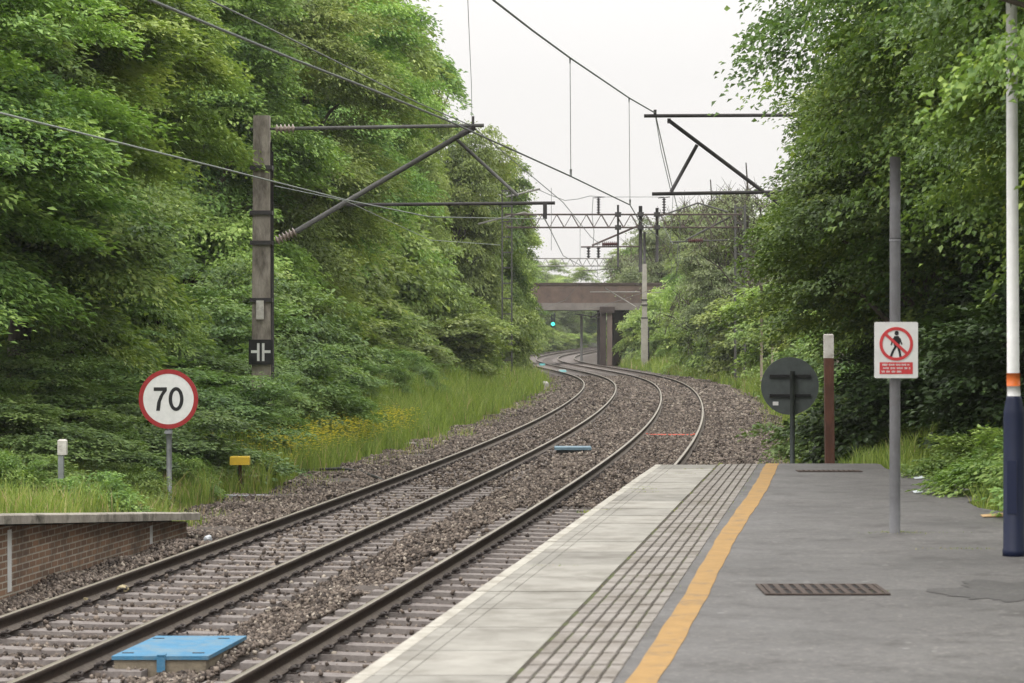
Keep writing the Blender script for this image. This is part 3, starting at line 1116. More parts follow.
def no_entry_sign():
    Y = F * (HC - ZP) / (533 - YH)
    X = at(895, Y)
    t = thing('warning_sign', (X, Y, ZP), 'white and red no walking sign on a tall grey post on the platform', 'sign')
    mb = MB()
    zp = zat(157, Y) - ZP
    mb.tube([(0, 0, -.02 + (zp + .02) * k / 8) for k in range(9)], .048, 16)
    mb.tube([(0, 0, zat(241, Y) - ZP), (0, 0, zat(238, Y) - ZP)], .051, 16)
    mb.build('post', 'grey_steel', t)
    w, h = 43.5 / F * Y, 56 / F * Y
    zc = zat(350, Y) - ZP
    mb = MB()
    r = .014
    pts = []
    for cx_, cz, a0 in ((w / 2 - r, h / 2 - r, 0), (-w / 2 + r, h / 2 - r, 90), (-w / 2 + r, -h / 2 + r, 180), (w / 2 - r, -h / 2 + r, 270)):
        for k in range(4):
            a = math.radians(a0 + k * 30)
            pts.append((cx_ + r * math.cos(a), cz + r * math.sin(a)))
    mb.plate(pts, -.062, .006, 0, 0, zc)
    p = mb.build('sign_plate', 'white', t)
    mb = MB()
    for dz in (.13, -.13):
        mb.box((0, -.04, zc + dz), (.12, .042, .03))
    mb.build('bracket', 'galv', t)
    y = -.0685
    zr = zc + .055
    R = w * .385
    mb = MB()
    # walking figure
    k = R / .15
    fig = lambda P: [(a * k, b * k + zr) for a, b in P]
    n = 14
    mb.plate([(.004 * k + .019 * k * math.cos(2 * PI * i / n), zr + .095 * k + .021 * k * math.sin(2 * PI * i / n)) for i in range(n)], y, .002)
    mb.plate(fig([(-.018, .070), (.024, .070), (.034, .02), (.030, -.025), (-.018, -.025), (-.024, .02)]), y, .002)
    mb.plate(fig([(.022, .066), (.040, .045), (.056, -.005), (.046, -.01), (.030, .030), (.016, .05)]), y - .0003, .002)
    mb.plate(fig([(-.016, .066), (-.042, .030), (-.05, -.012), (-.040, -.014), (-.030, .022), (-.010, .045)]), y - .0003, .002)
    mb.plate(fig([(-.016, -.022), (.008, -.022), (-.020, -.07), (-.038, -.115), (-.058, -.112), (-.040, -.065)]), y - .0006, .002)
    mb.plate(fig([(.004, -.022), (.029, -.022), (.040, -.07), (.048, -.118), (.028, -.12), (.020, -.07)]), y - .0006, .002)
    mb.build('walking_figure', 'black', t)
    mb = MB()
    mb.ring(R * .82, R, y - .0025, .002, 48, 0, 0, zr)
    a = math.radians(-42)
    ca, sa = math.cos(a), math.sin(a)
    bw = R * .085
    bar = [(-R * .86, -bw), (R * .86, -bw), (R * .86, bw), (-R * .86, bw)]
    mb.plate([(p_[0] * ca - p_[1] * sa, p_[0] * sa + p_[1] * ca + zr) for p_ in bar], y - .0028, .002)
    mb.build('prohibition_ring', 'sign_red', t)
    mb = MB()
    pw, ph = w * .76, h * .21
    zp = zc - h * .322
    mb.plate([(-pw / 2, -ph / 2), (pw / 2, -ph / 2), (pw / 2, ph / 2), (-pw / 2, ph / 2)], y, .002, 0, 0, zp)
    mb.build('red_panel', 'sign_red', t)
    mb = MB()
    rr = random.Random(5)
    for j, (xs, xe) in enumerate(((-.42, .42), (-.40, .44), (-.44, .22))):
        zz = zp + ph * (.29 - .29 * j)
        x = xs * pw
        while x < xe * pw:
            ww = min(rr.uniform(.03, .06), xe * pw - x)
            if ww > .008:
                # a word: a row of small letter strokes
                q = x
                while q < x + ww - .006:
                    mb.box((q + .003, y - .003, zz), (.0042, .0015, ph * rr.choice((.12, .15, .18))))
                    q += .0068
            x += ww + .008
    mb.build('lettering', 'white', t)


no_entry_sign()


def lamp_column():
    Y = F * (HC - ZP) / (556 - YH)
    X = at(1014, Y)
    t = thing('lamp_column', (X, Y, ZP), 'white platform lamp column with an orange band and navy blue base sleeve', 'lamp post')
    zs = zat(396, Y) - ZP
    mb = MB()
    r = .083
    mb.lathe((0, 0, 0), [(r + .006, 0), (r + .006, .05), (r, .06), (r, zs - .13), (r * .98, zs - .12), (.062, zs - .02), (.058, zs)], 24)
    s = mb.build('base_sleeve', 'navy', t)
    mb = MB()
    mb.box((-.030, -.079, .55), (.075, .010, .42), rz=math.radians(-21))
    mb.build('access_door', 'navy', s)
    za, zb = zat(386, Y) - ZP, zat(373, Y) - ZP
    mb = MB()
    mb.tube([(0, 0, zs - .01), (-.004, 0, za)], .052, 20)
    mb.tube([(-.006, 0, zb), (-.03, 0, 5.6)], [.049, .040], 20)
    mb.build('pole', 'white', t)
    mb = MB()
    mb.tube([(-.004, 0, za), (-.006, 0, zb)], .053, 20)
    mb.build('orange_band', 'orange', t)
    mb = MB()
    mb.tube([(-.03, 0, 5.55), (-.08, -.1, 5.72), (-.35, -.3, 5.8)], .028, 10)
    mb.box((-.6, -.45, 5.82), (.62, .2, .1), rz=math.radians(32))
    mb.build('lantern', 'grey_steel', t)


lamp_column()


# ------------------------------------------------------------------ small things by the track
def trough_box():
    Yf = F * (HC + .06) / (656 - YH)
    X0, X1 = at(114, Yf), at(206, Yf)
    t = thing('cable_box', ((X0 + X1) / 2, Yf, -.25), 'low concrete cable box with a sky blue lid between the two tracks', 'cable box')
    w = X1 - X0
    d = 1.36
    sh = d * .13
    zt = .19

    def prism(mb, z0, z1, e=0.0, mi=0):
        P = [(-w / 2 - e, -e), (w / 2 + e, -e), (w / 2 + e + sh, d + e), (-w / 2 - e + sh, d + e)]
        mb.add([(x, y, z0) for x, y in P] + [(x, y, z1) for x, y in P], [(3, 2, 1, 0), (4, 5, 6, 7), (0, 1, 5, 4), (1, 2, 6, 5), (2, 3, 7, 6), (3, 0, 4, 7)], mi)
    mb = MB()
    prism(mb, -.15, zt - .035)
    mb.build('body', 'box_side', t)
    mb = MB()
    prism(mb, zt - .032, zt, .02)
    lid = mb.build('lid', 'blue_lid', t)
    mb = MB()
    mb.box((.01, -.028, zt - .07), (.07, .014, .13))
    mb.box((.01, .02, zt + .006), (.07, .10, .010))
    mb.build('strap', 'blue_lid', t)
    for fx, fy in ((-.30, .18), (.30, .18), (-.18, 1.18), (.40, 1.18)):
        mb = MB()
        mb.box((fx, fy, zt + .0025), (.10, .035, .004))
        mb.build('lifting_slot', 'cable', lid)


trough_box()


def blue_grey_box():
    Y = F * (HC + .05) / (449 - YH)
    t = thing('cable_box', (at(573, Y), Y, -.25), 'small cable box with a grey blue lid lying between the tracks farther off', 'cable box')
    mb = MB()
    mb.box((0, .2, .06), (.74, .55, .24))
    mb.build('body', 'cable', t)
    mb = MB()
    mb.bevel_box((0, .2, .215), (.84, .64, .065), .01)
    mb.build('lid', 'blue_grey', t)


blue_grey_box()


def small_things():
    # red bar across the four-foot
    Y = 67.0
    x, y = tp(Y, 0.0)
    a, b = tx(Y)
    t = thing('tie_bar', (float(x), float(y), -.14), 'orange red painted bar lying across the nearer track', 'tie bar', rz=-math.atan2(a, b))
    mb = MB()
    mb.tube([(-.62, 0, 0), (.62, 0, 0)], .024, 8)
    mb.build('bar', 'red_bar', t)
    for s in (-1, 1):
        mb = MB()
        mb.box((s * .63, 0, 0), (.06, .11, .09))
        mb.build('end_lug', 'red_bar', t)
    # orange sheet farther on
    Y = 128.0
    x, y = tp(Y, .2)
    mb = MB()
    vs, n = [], 7
    r = random.Random(2)
    for i in range(n):
        for j in range(n):
            vs.append((float(x) + (i / 6 - .5) * .95, float(y) + (j / 6 - .5) * 1.6, -.15 + r.uniform(0, .05)))
    fs = [(i * n + j, (i + 1) * n + j, (i + 1) * n + j + 1, i * n + j + 1) for i in range(n - 1) for j in range(n - 1)]
    mb.add(vs, fs)
    o = mb.build('discarded_sheet', 'paper', None)
    so = o.modifiers.new('thick', 'SOLIDIFY')
    so.thickness = .01
    tag(o, 'crumpled orange sheet lying between the rails of the nearer track at the bend', 'litter')
    # yellow box by the verge
    Y = 44.3
    X = at(240, Y)
    z = gz(X, Y)
    t = thing('trackside_box', (X, Y, z), 'small yellow box in the grass right of the 70 sign', 'box')
    zc = zat(460.5, Y) - z
    mb = MB()
    mb.bevel_box((0, 0, zc), (.34, .22, .15), .012)
    mb.build('case', 'yellow_box', t)
    mb = MB()
    mb.tube([(0, 0, -.2), (0, 0, zc - .08)], .03, 8)
    mb.build('stake', 'rust', t)
    # grey stake with white cap
    Y = 35.6
    X = at(61, Y)
    z = gz(X, Y)
    t = thing('marker_post', (X, Y, z), 'short grey marker post with a white cap in the undergrowth at the left', 'marker post')
    zt = zat(440, Y) - z
    mb = MB()
    mb.box((0, 0, (zt - .2) / 2 - .1), (.075, .075, zt + .0))
    mb.build('shaft', 'galv', t)
    mb = MB()
    mb.bevel_box((.02, 0, zt - .10), (.125, .11, .22), .02)
    mb.build('cap', 'worn_white', t)
    # white stone by the far bend
    Y = 120.0
    X = at(545, Y)
    mb = MB()
    mb.bevel_box((X, Y, -.08), (.36, .3, .55), .10)
    o = mb.build('marker_stone', 'worn_white')
    tag(o, 'small white marker stone at the grass edge left of the farther track', 'marker stone')
    # AWS magnet ramps in the four-foot
    for Y, o_, mt, lab in ((168.0, -GAP, 'white', 'white track magnet in the middle of the farther track near the bridge'),
                           (198.0, -GAP + .5, 'teal', 'teal track magnet in the farther track beyond the white one')):
        x, y = tp(Y, o_)
        a, b = tx(Y)
        t = thing('track_magnet', (float(x), float(y), -.17), lab, 'track magnet', 'track magnets', rz=-math.atan2(a, b))
        mb = MB()
        mb.bevel_box((0, 0, .07), (.45, .7, .13), .02)
        mb.build('case', mt, t)
        mb = MB()
        for s in (-1, 1):
            mb.add([(-.22, s * .36, .13), (.22, s * .36, .13), (.22, s * .9, 0), (-.22, s * .9, 0), (-.22, s * .36, 0), (.22, s * .36, 0)],
                   [(0, 1, 2, 3), (4, 5, 2, 3), (0, 3, 4), (1, 5, 2)])
        mb.build('ramp', 'teal', t)
    # loose cable beside the farther track
    pts = []
    for px, py in ((258, 477), (290, 473), (318, 471), (340, 470), (360, 473), (377, 479), (384, 483)):
        Y = F * (HC + .20) / (py - YH)
        pts.append((at(px, Y), Y, -.17))
    mb = MB()
    mb.tube(pts, .03, 7)
    o = mb.build('loose_cable', 'cable')
    tag(o, 'black cable lying loose on the ballast beside the farther track', 'cable')
    # plank ends at the verge
    for px, py, ln, rz, mt, lab in ((247, 495, .75, .5, 'galv', 'grey weathered board lying at the ballast edge below the yellow box'),
                                    (404, 443, .85, .9, 'worn_white', 'pale concrete slab lying at the grass edge by the yellow flowers')):
        Y = F * (HC + .16) / (py - YH)
        mb = MB()
        mb.bevel_box((0, 0, .03), (ln, .22, .07), .01)
        o = mb.build('loose_board', mt)
        o.location = (at(px, Y), Y, -.22)
        o.rotation_euler = (0, .03, rz)
        tag(o, lab, 'board')

    # a few pale odd stones
    def rock(px, py, r, mt, lab, seed, z=-.15, flat=.7):
        Y = F * (HC - z) / (py - YH)
        rr = np.random.default_rng(seed)
        mb = MB()
        n, m_ = 8, 5
        vs = []
        for i in range(m_):
            th = PI * (i + .5) / m_
            for k in range(n):
                ph = 2 * PI * k / n
                q = r * rr.uniform(.8, 1.2)
                vs.append((q * math.sin(th) * math.cos(ph), q * math.sin(th) * math.sin(ph), q * math.cos(th) * flat))
        fs = [(i * n + k, (i + 1) * n + k, (i + 1) * n + (k + 1) % n, i * n + (k + 1) % n) for i in range(m_ - 1) for k in range(n)]
        fs += [list(range(n)), [(m_ - 1) * n + k for k in reversed(range(n))]]
        mb.add(vs, fs)
        o = mb.build('loose_rock' if mt == 'stone_yellow' else 'plastic_bag', mt)
        o.location = (at(px, Y), Y, z + r * flat * .4)
        tag(o, lab, 'rock' if mt == 'stone_yellow' else 'litter')
    rock(83, 602, .058, 'stone_yellow', 'pale yellow rock lying inside the farther track by the brick wall', 3)
    rock(122, 591, .065, 'stone_yellow', 'pale yellow rock farther along inside the farther track, near the white stripe', 4)
    rock(208, 540, .06, 'plastic', 'crumpled pale plastic bag on the ballast past the end of the brick wall', 5, -.2, .8)
    rock(637, 405, .10, 'plastic', 'small white scrap lying on the ballast between the tracks at the bend', 8, -.2, .5)


small_things()


# litter by the lamp column
def litter():
    for px, py, mt, lab, ln in ((995, 517, 'paper', 'tan scrap of cardboard on the asphalt by the lamp column', .13), (919, 479, 'plastic', 'white scrap of paper on the platform edge under the trees', .06),
                                (918, 493, 'plastic', 'small white paper bit on the asphalt nearer than the other scrap', .05)):
        Y = F * (HC - ZP) / (py - YH)
        mb = MB()
        mb.add([(-ln, -.08, .004), (ln, -.06, .012), (ln * .9, .09, .028), (-ln * .95, .07, .012), (-ln, -.08, .010), (ln, -.06, .018), (ln * .9, .09, .034), (-ln * .95, .07, .018)],
               [(3, 2, 1, 0), (4, 5, 6, 7), (0, 1, 5, 4), (1, 2, 6, 5), (2, 3, 7, 6), (3, 0, 4, 7)])
        o = mb.build('litter_scrap', mt)
        o.location = (at(px, Y), Y, ZP)
        tag(o, lab, 'litter')


litter()


# ------------------------------------------------------------------ overhead line equipment
def insulator(mb, p, q, r, n=6, mi=0):
    p, q = Vector(p), Vector(q)
    d = q - p
    L_ = d.length
    R = d.to_track_quat('Z', 'Y').to_matrix()
    prof = [(r * .4, 0)]
    for i in range(n):
        z = L_ * (i + .5) / n
        prof += [(r * .45, z - L_ * .32 / n), (r, z - L_ * .1 / n), (r, z + L_ * .1 / n), (r * .45, z + L_ * .32 / n)]
    prof.append((r * .4, L_))
    mb.lathe(p, prof, 12, mi, R)


def left_mast():
    Y = 56.0
    X = at(262, Y)
    z0 = gz(X, Y)
    t = thing('overhead_line_mast', (X, Y, z0), 'brown concrete mast at the left carrying a steel cantilever arm over the farther track', 'mast', 'overhead line masts')
    P = lambda px, py, dy=0.0: ((px - 512) / F * Y - X, dy, zat(py, Y) - z0)
    mb = MB()
    zt = zat(116, Y) - z0
    mb.box((0, 0, (zt - 1) / 2), (.46, .40, zt + 1), taper=.78)
    mb.build('concrete_post', 'mast_conc', t)
    mb = MB()
    for py in (168, 213, 243, 300):
        zz = zat(py, Y) - z0
        mb.box((0, 0, zz), (.50, .46, .09))
    mb.tube([(.235, -.1, -.5), (.215, -.1, zt - .6)], .022, 6)
    mb.tube([(.245, .08, -.5), (.23, .08, zt - .8)], .026, 6)
    mb.build('strap_and_conduit', 'ohl_dark', t)
    mb = MB()
    insulator(mb, P(275, 129), P(295, 128.6), .10, 5)
    mb.build('insulator', 'porcelain', t)
    mb = MB()
    insulator(mb, P(276, 241), P(296, 231.5), .11, 6)
    mb.build('insulator', 'porcelain', t)
    mb = MB()
    mb.tube([P(250, 129), P(275, 129)], .03, 8)
    mb.tube([P(295, 128.6), P(484, 125.5)], .042, 10)
    mb.build('top_tube', 'ohl_steel', t)
    mb = MB()
    mb.tube([P(296, 231.5), P(464, 133)], .060, 10)
    mb.tube([P(455, 138), P(518, 196)], .038, 8)
    mb.build('diagonal_strut', 'ohl_steel', t)
    mb = MB()
    mb.tube([P(346, 205), P(555, 203)], .038, 8)
    mb.box(P(545, 211), (.09, .09, .36))
    mb.build('registration_tube', 'ohl_dark', t)
    mb = MB()
    mb.tube([P(460, 135), P(475, 127)], .07, 8)
    mb.box(P(473, 122), (.06, .06, .25))
    mb.build('clamp', 'ohl_dark', t)
    # black plate with the white neutral-section mark
    zc = zat(352, Y) - z0
    mb = MB()
    mb.box((0, -.27, zc), (.54, .02, .56))
    pl = mb.build('mark_plate', 'black', t)
    mb = MB()
    y = -.283
    for s in (-1, 1):
        mb.box((s * .055, y, zc), (.055, .006, .40))
        mb.box((s * .15, y, zc + .01), (.135, .006, .06))
    mb.build('white_mark', 'white', t)
    mb = MB()
    mb.box((-.02, -.245, zat(310, Y) - z0), (.17, .02, .42))
    mb.build('number_plate', 'worn_white', t)


left_mast()


def right_mast():
    Y = 52.0
    X = float(cx(Y)) + 4.1
    z0 = gz(X, Y)
    t = thing('overhead_line_mast', (X, Y, z0), 'mast hidden in the right hand trees carrying a steel arm over the nearer track', 'mast', 'overhead line masts')
    P = lambda px, py: ((px - 512) / F * Y - X, 0, zat(py, Y) - z0)
    mb = MB()
    zt = zat(95, Y) - z0
    mb.box((0, 0, (zt - 1) / 2), (.42, .38, zt + 1), taper=.78)
    mb.build('concrete_post', 'mast_conc', t)
    mb = MB()
    mb.tube([P(644, 116), P(838, 115)], .038, 10)
    mb.build('top_tube', 'ohl_dark', t)
    mb = MB()
    mb.tube([P(668, 120), P(838, 248)], .042, 10)
    mb.tube([P(697, 145), P(671, 192)], .038, 8)
    mb.build('diagonal_strut', 'ohl_dark', t)
    mb = MB()
    mb.tube([P(652, 194), P(838, 191)], .038, 8)
    mb.build('registration_tube', 'ohl_dark', t)
    mb = MB()
    mb.box(P(655, 113), (.06, .06, .13))
    mb.box(P(669, 121), (.07, .07, .10))
    mb.build('clamp', 'ohl_dark', t)


right_mast()


def gantry(Y, xl, xr, ytop, ybot, label, masts, mat='ohl_rust', detail=True):
    sx = lambda px: at(px, Y)
    t = thing('overhead_gantry', (sx(xl), Y, 0), label, 'gantry', 'overhead line gantries')
    X0 = t.location.x
    z1, z0 = zat(ytop, Y), zat(ybot, Y)
    mb = MB()
    r = .036 if Y < 150 else .042
    L_ = sx(xr) - sx(xl)
    for dy in (-.3, .3):
        mb.tube([(0, dy, z1), (L_, dy, z1)], r, 6)
        mb.tube([(0, dy, z0), (L_, dy, z0)], r, 6)
        n = int(L_ / (z1 - z0) / 1.1)
        for i in range(n):
            a, b = L_ * i / n, L_ * (i + 1) / n
            mb.tube([(a, dy, z0), ((a + b) / 2, dy, z1)], r * .5, 5)
            mb.tube([((a + b) / 2, dy, z1), (b, dy, z0)], r * .5, 5)
    for i in range(int(L_ / 1.6) + 1):
        for z in (z0, z1):
            mb.tube([(i * 1.6, -.3, z), (i * 1.6, .3, z)], r * .5, 5)
    mb.build('lattice_beam', mat, t)
    for px, ptop, w in masts:
        X = sx(px)
        g = gz(X, Y)
        mb = MB()
        for dx in (-w / 2, w / 2):
            for dy in (-w / 2, w / 2):
                mb.box((X - X0 + dx, dy, (zat(ptop, Y) + g - .5) / 2), (.08, .08, zat(ptop, Y) - g + .5))
        z = g + .3
        while z < zat(ptop, Y):
            for dy in (-w / 2, w / 2):
                mb.box((X - X0, dy, z), (w, .05, .06))
            z += .8
        mb.build('lattice_mast', 'ohl_steel', t)
    return t, X0


def near_gantry():
    Y = 130.0
    t, X0 = gantry(Y, 505, 742, 214.5, 227.5, 'lattice steel gantry across both tracks in the middle distance', [(507, 190, .5), (740, 205, .5)])
    P = lambda px, py, dy=0.0: ((px - 512) / F * Y - X0, dy, zat(py, Y))
    for px, a, b, r in ((618, 205, 267, .055), (640.5, 206, 272, .095), (657, 208, 262, .08)):
        mb = MB()
        mb.tube([P(px, a), P(px, b)], r, 8)
        mb.box(P(px, 214.5), (.30, .72, .22))
        mb.box(P(px, 227.5), (.30, .72, .22))
        mb.build('drop_post', 'ohl_dark', t)
    mb = MB()
    mb.tube([P(581, 247), P(642, 246.5)], .04, 8)
    mb.tube([P(592, 245.5), P(640, 225)], .05, 8)
    mb.build('registration_arm', 'ohl_rust', t)
    mb = MB()
    insulator(mb, P(602, 244.3), P(617, 244), .15, 8)
    mb.build('insulator', 'insul_dark', t)
    mb = MB()
    insulator(mb, P(688, 241), P(703, 240.5), .15, 8)
    mb.build('insulator', 'insul_dark', t)
    mb = MB()
    mb.tube([P(670, 242), P(728, 240)], .04, 8)
    mb.tube([P(686, 240), P(730, 217)], .05, 8)
    mb.tube([P(660, 216), P(698, 203), P(728, 212)], .045, 8)
    mb.build('registration_arm', 'ohl_steel', t)
    mb = MB()
    mb.tube([P(478, 224), P(524, 212.5), P(537, 216)], .05, 8)
    mb.tube([P(500, 222), P(512, 228), P(506, 238)], .03, 6)
    mb.tube([P(506, 197), P(540, 189)], .05, 8)
    mb.build('support_arm', 'ohl_pale', t)
    for px, a, b in ((598.5, 198, 214), (664, 198, 214)):
        mb = MB()
        insulator(mb, P(px, b), P(px, a), .10, 6)
        mb.tube([P(px - 6, a), P(px + 6, a - 1)], .025, 6)
        mb.build('post_insulator', 'ohl_dark', t)
    mb = MB()
    mb.tube([P(537, 189), P(550, 195), P(565, 200.5), P(578, 199), P(590, 196), P(604, 197)], .018, 5)
    mb.tube([P(664, 197), P(604, 197)], .014, 5)
    mb.tube([P(593, 199), P(592, 215), P(594, 232), P(593, 246)], .016, 5)
    mb.build('jumper_wire', 'wire', t)
    for px in (588.5, 598.5):
        mb = MB()
        insulator(mb, P(px, 258), P(px, 247), .10, 4)
        mb.build('hanging_insulator', 'ohl_dark', t)


near_gantry()


def far_gantry():
    Y = 215.0
    t, X0 = gantry(Y, 500, 690, 258.5, 266, 'second lattice gantry seen just above the bridge', [(502, 245, .5), (688, 245, .5)], 'ohl_pale')
    P = lambda px, py: ((px - 512) / F * Y - X0, 0, zat(py, Y))
    mb = MB()
    mb.tube([P(621, 255), P(621, 275)], .12, 8)
    mb.box(P(621, 262), (.42, .6, .9))
    mb.build('drop_post', 'ohl_dark', t)
    mb = MB()
    mb.tube([P(583, 270.5), P(640, 268)], .05, 6)
    mb.tube([P(605, 270), P(621, 260)], .05, 6)
    mb.build('registration_arm', 'ohl_pale', t)


far_gantry()


def conc_mast():
    Y = 185.0
    X = at(644.5, Y)
    z0 = gz(X, Y)
    t = thing('overhead_line_mast', (X, Y, z0), 'slim pale concrete mast standing right of the bridge pier', 'mast', 'overhead line masts')
    zt = zat(264, Y) - z0
    zm = zat(318, Y) - z0
    mb = MB()
    mb.box((0, 0, (zt + zm) / 2), (.36, .36, zt - zm), taper=.85)
    mb.box((0, 0, (zm - 1) / 2), (.48, .42, zm + 1))
    mb.build('concrete_post', 'mast_pale', t)
    mb = MB()
    mb.tube([(0, 0, zt - .05), (0, 0, zat(232, Y) - z0)], .10, 8)
    mb.build('top_tube', 'ohl_dark', t)
    for py in (300, 305, 318):
        mb = MB()
        mb.box((0, 0, zat(py, Y) - z0), (.5, .45, .10))
        mb.build('strap', 'ohl_dark', t)
    mb = MB()
    mb.box((.3, .1, (zat(330, Y) - z0) / 2), (.14, .14, zat(330, Y) - z0 + .5))
    mb.build('conduit', 'ohl_dark', t)
    P = lambda px, py: ((px - 512) / F * Y - X, 0, zat(py, Y) - z0)
    mb = MB()
    mb.tube([P(590, 292), P(640, 292)], .045, 6)
    mb.tube([P(605, 288), P(636, 307)], .045, 6)
    mb.tube([P(644, 293), P(676, 292)], .03, 6)
    mb.build('registration_arm', 'ohl_pale', t)
    # cantilever seen in the right hand trees
    Y = 165.0
    X = at(735, Y)
    z0 = gz(X, Y)
    t = thing('overhead_line_mast', (X, Y, z0), 'thin pale steel mast with a level arm among the distant right hand trees', 'mast', 'overhead line masts')
    P = lambda px, py: ((px - 512) / F * Y - X, 0, zat(py, Y) - z0)
    mb = MB()
    mb.box((0, 0, (zat(212, Y) - z0 - .5) / 2), (.3, .2, zat(212, Y) - z0 + .5))
    mb.build('steel_post', 'ohl_steel', t)
    mb = MB()
    mb.tube([P(672, 268), P(735, 264)], .05, 6)
    mb.tube([P(690, 276), P(735, 268)], .035, 6)
    mb.tube([P(735, 215), P(752, 215)], .04, 6)
    mb.build('registration_arm', 'ohl_pale', t)


conc_mast()


def wires():
    # near track
    t = thing('overhead_wire', (float(cx(37)), 37, 0), 'overhead line above the nearer track with hanging droppers', 'overhead wire', 'overhead wires')
    inv = Matrix.Translation(-t.location)

    def put(mb, name, mat='wire'):
        o = mb.build(name, mat, t)
        o.matrix_parent_inverse = inv
    q = lambda px, py, Y: (at(px, Y), Y, zat(py, Y))
    mess = [(float(cx(2)), 2, 6.9), (float(cx(16)) + .2, 16, 6.55), q(493, 0, 27.5), q(533, 31, 32), q(570, 58, 37), q(629, 98, 46), q(655, 113, 52)]
    g = [(float(cx(Y)), Y, z) for Y, z in ((66, 6.75), (80, 6.3), (91, 6.15), (105, 6.3), (118, 6.7))] + [q(658, 216, 130)]
    mb = MB()
    mb.tube(mess, .013, 6)
    mb.tube([mess[-1]] + g, .012, 6)
    put(mb, 'messenger_wire')
    cont = [(-4.2, 3, 5.0), (-3.2, 12, 5.0), q(150, 0, 17.5), q(222, 30, 19.3), q(295, 60, 21.4), q(375, 91, 24.2), q(446, 120, 27.5), q(515, 151, 32.2)] + [q(570, 176, 37), q(630, 205, 46)] + [(float(cx(Y)) - .1, Y, 4.98) for Y in (52, 70, 90, 110, 130)] + \
           [(float(cx(Y)), Y, z) for Y, z in ((150, 4.8), (175, 4.35), (202, 4.15), (230, 4.4), (260, 4.8), (300, 5))]
    mb = MB()
    mb.tube(cont, .011, 6)
    put(mb, 'contact_wire')
    for a, b in ((q(570, 58, 37), q(570.8, 176, 37)), (q(629, 98, 46), q(630, 205, 46))):
        mb = MB()
        mb.tube([a, b], .006, 5)
        mb.tube([Vector(b) + Vector((0, 0, .10)), b], .018, 6)
        mb.tube([Vector(a) - Vector((0, 0, .08)), a], .014, 6)
        put(mb, 'dropper')
    mb = MB()
    mb.tube([q(655, 114, 52), q(661, 150, 52), q(671, 192, 52)], .009, 5)
    put(mb, 'stay_wire')
    for Y in (70, 82, 94, 106, 118):
        mb = MB()
        zt = float(np.interp(Y, [66, 80, 91, 105, 118], [6.75, 6.3, 6.15, 6.3, 6.7]))
        mb.tube([(float(cx(Y)), Y, zt), (float(cx(Y)) - .1, Y, 4.98)], .007, 5)
        put(mb, 'dropper')
    # farther track
    t = thing('overhead_wire', (float(cx(37)) - GAP, 37, 0), 'overhead line above the farther track with its lower wire sagging across the left trees', 'overhead wire', 'overhead wires')
    inv = Matrix.Translation(-t.location)
    B = [(-5.5, 8, 7.0), q(60, -68, 21), q(205, -2, 27), q(270, 29, 31), q(333, 60, 36), q(418, 103, 47), q(472, 126, 56)]
    ff = lambda Y, z: (float(cx(Y)) - GAP, Y, z)
    Cn = [ff(4, 4.7), q(-120, 82, 18), q(0, 113, 22), q(120, 143, 25.8), q(228, 170, 30.5), q(346, 200, 37), q(430, 217, 44), q(545, 219, 56)]
    for pts, nm, mt, r in ((B, 'messenger_wire', 'wire', .011), (Cn, 'contact_wire', 'wire_pale', .010)):
        mb = MB()
        mb.tube(pts, r, 6)
        put(mb, nm, mt)
    mb = MB()
    mb.tube([B[-1], ff(75, 6.5), ff(95, 6.2), ff(115, 6.6), q(594, 245, 130)], .012, 6)
    mb.tube([q(545, 219, 56), ff(75, 4.9), ff(95, 4.9), ff(115, 4.9), q(594, 265, 130), ff(165, 4.6), ff(202, 4.15), ff(240, 4.5), ff(300, 5)], .011, 6)
    put(mb, 'onward_wire')
    mb = MB()
    mb.tube([q(275, 125 + 61, 33.5), q(346, 201, 37.3), q(430, 240, 46), q(500, 245, 60)], .006, 5)
    put(mb, 'stay_wire', 'wire_pale')
    mb = MB()
    mb.tube([q(472, 125, 56), q(471.5, 85, 50), q(469.5, 40, 44), q(467, -20, 38), q(460, -160, 28)], .006, 5)
    put(mb, 'earth_wire')
    for Y, z1, z0 in ((70, 6.65, 4.9), (85, 6.3, 4.9), (105, 6.4, 4.9)):
        mb = MB()
        mb.tube([ff(Y, z1), ff(Y, z0)], .007, 5)
        put(mb, 'dropper')


wires()


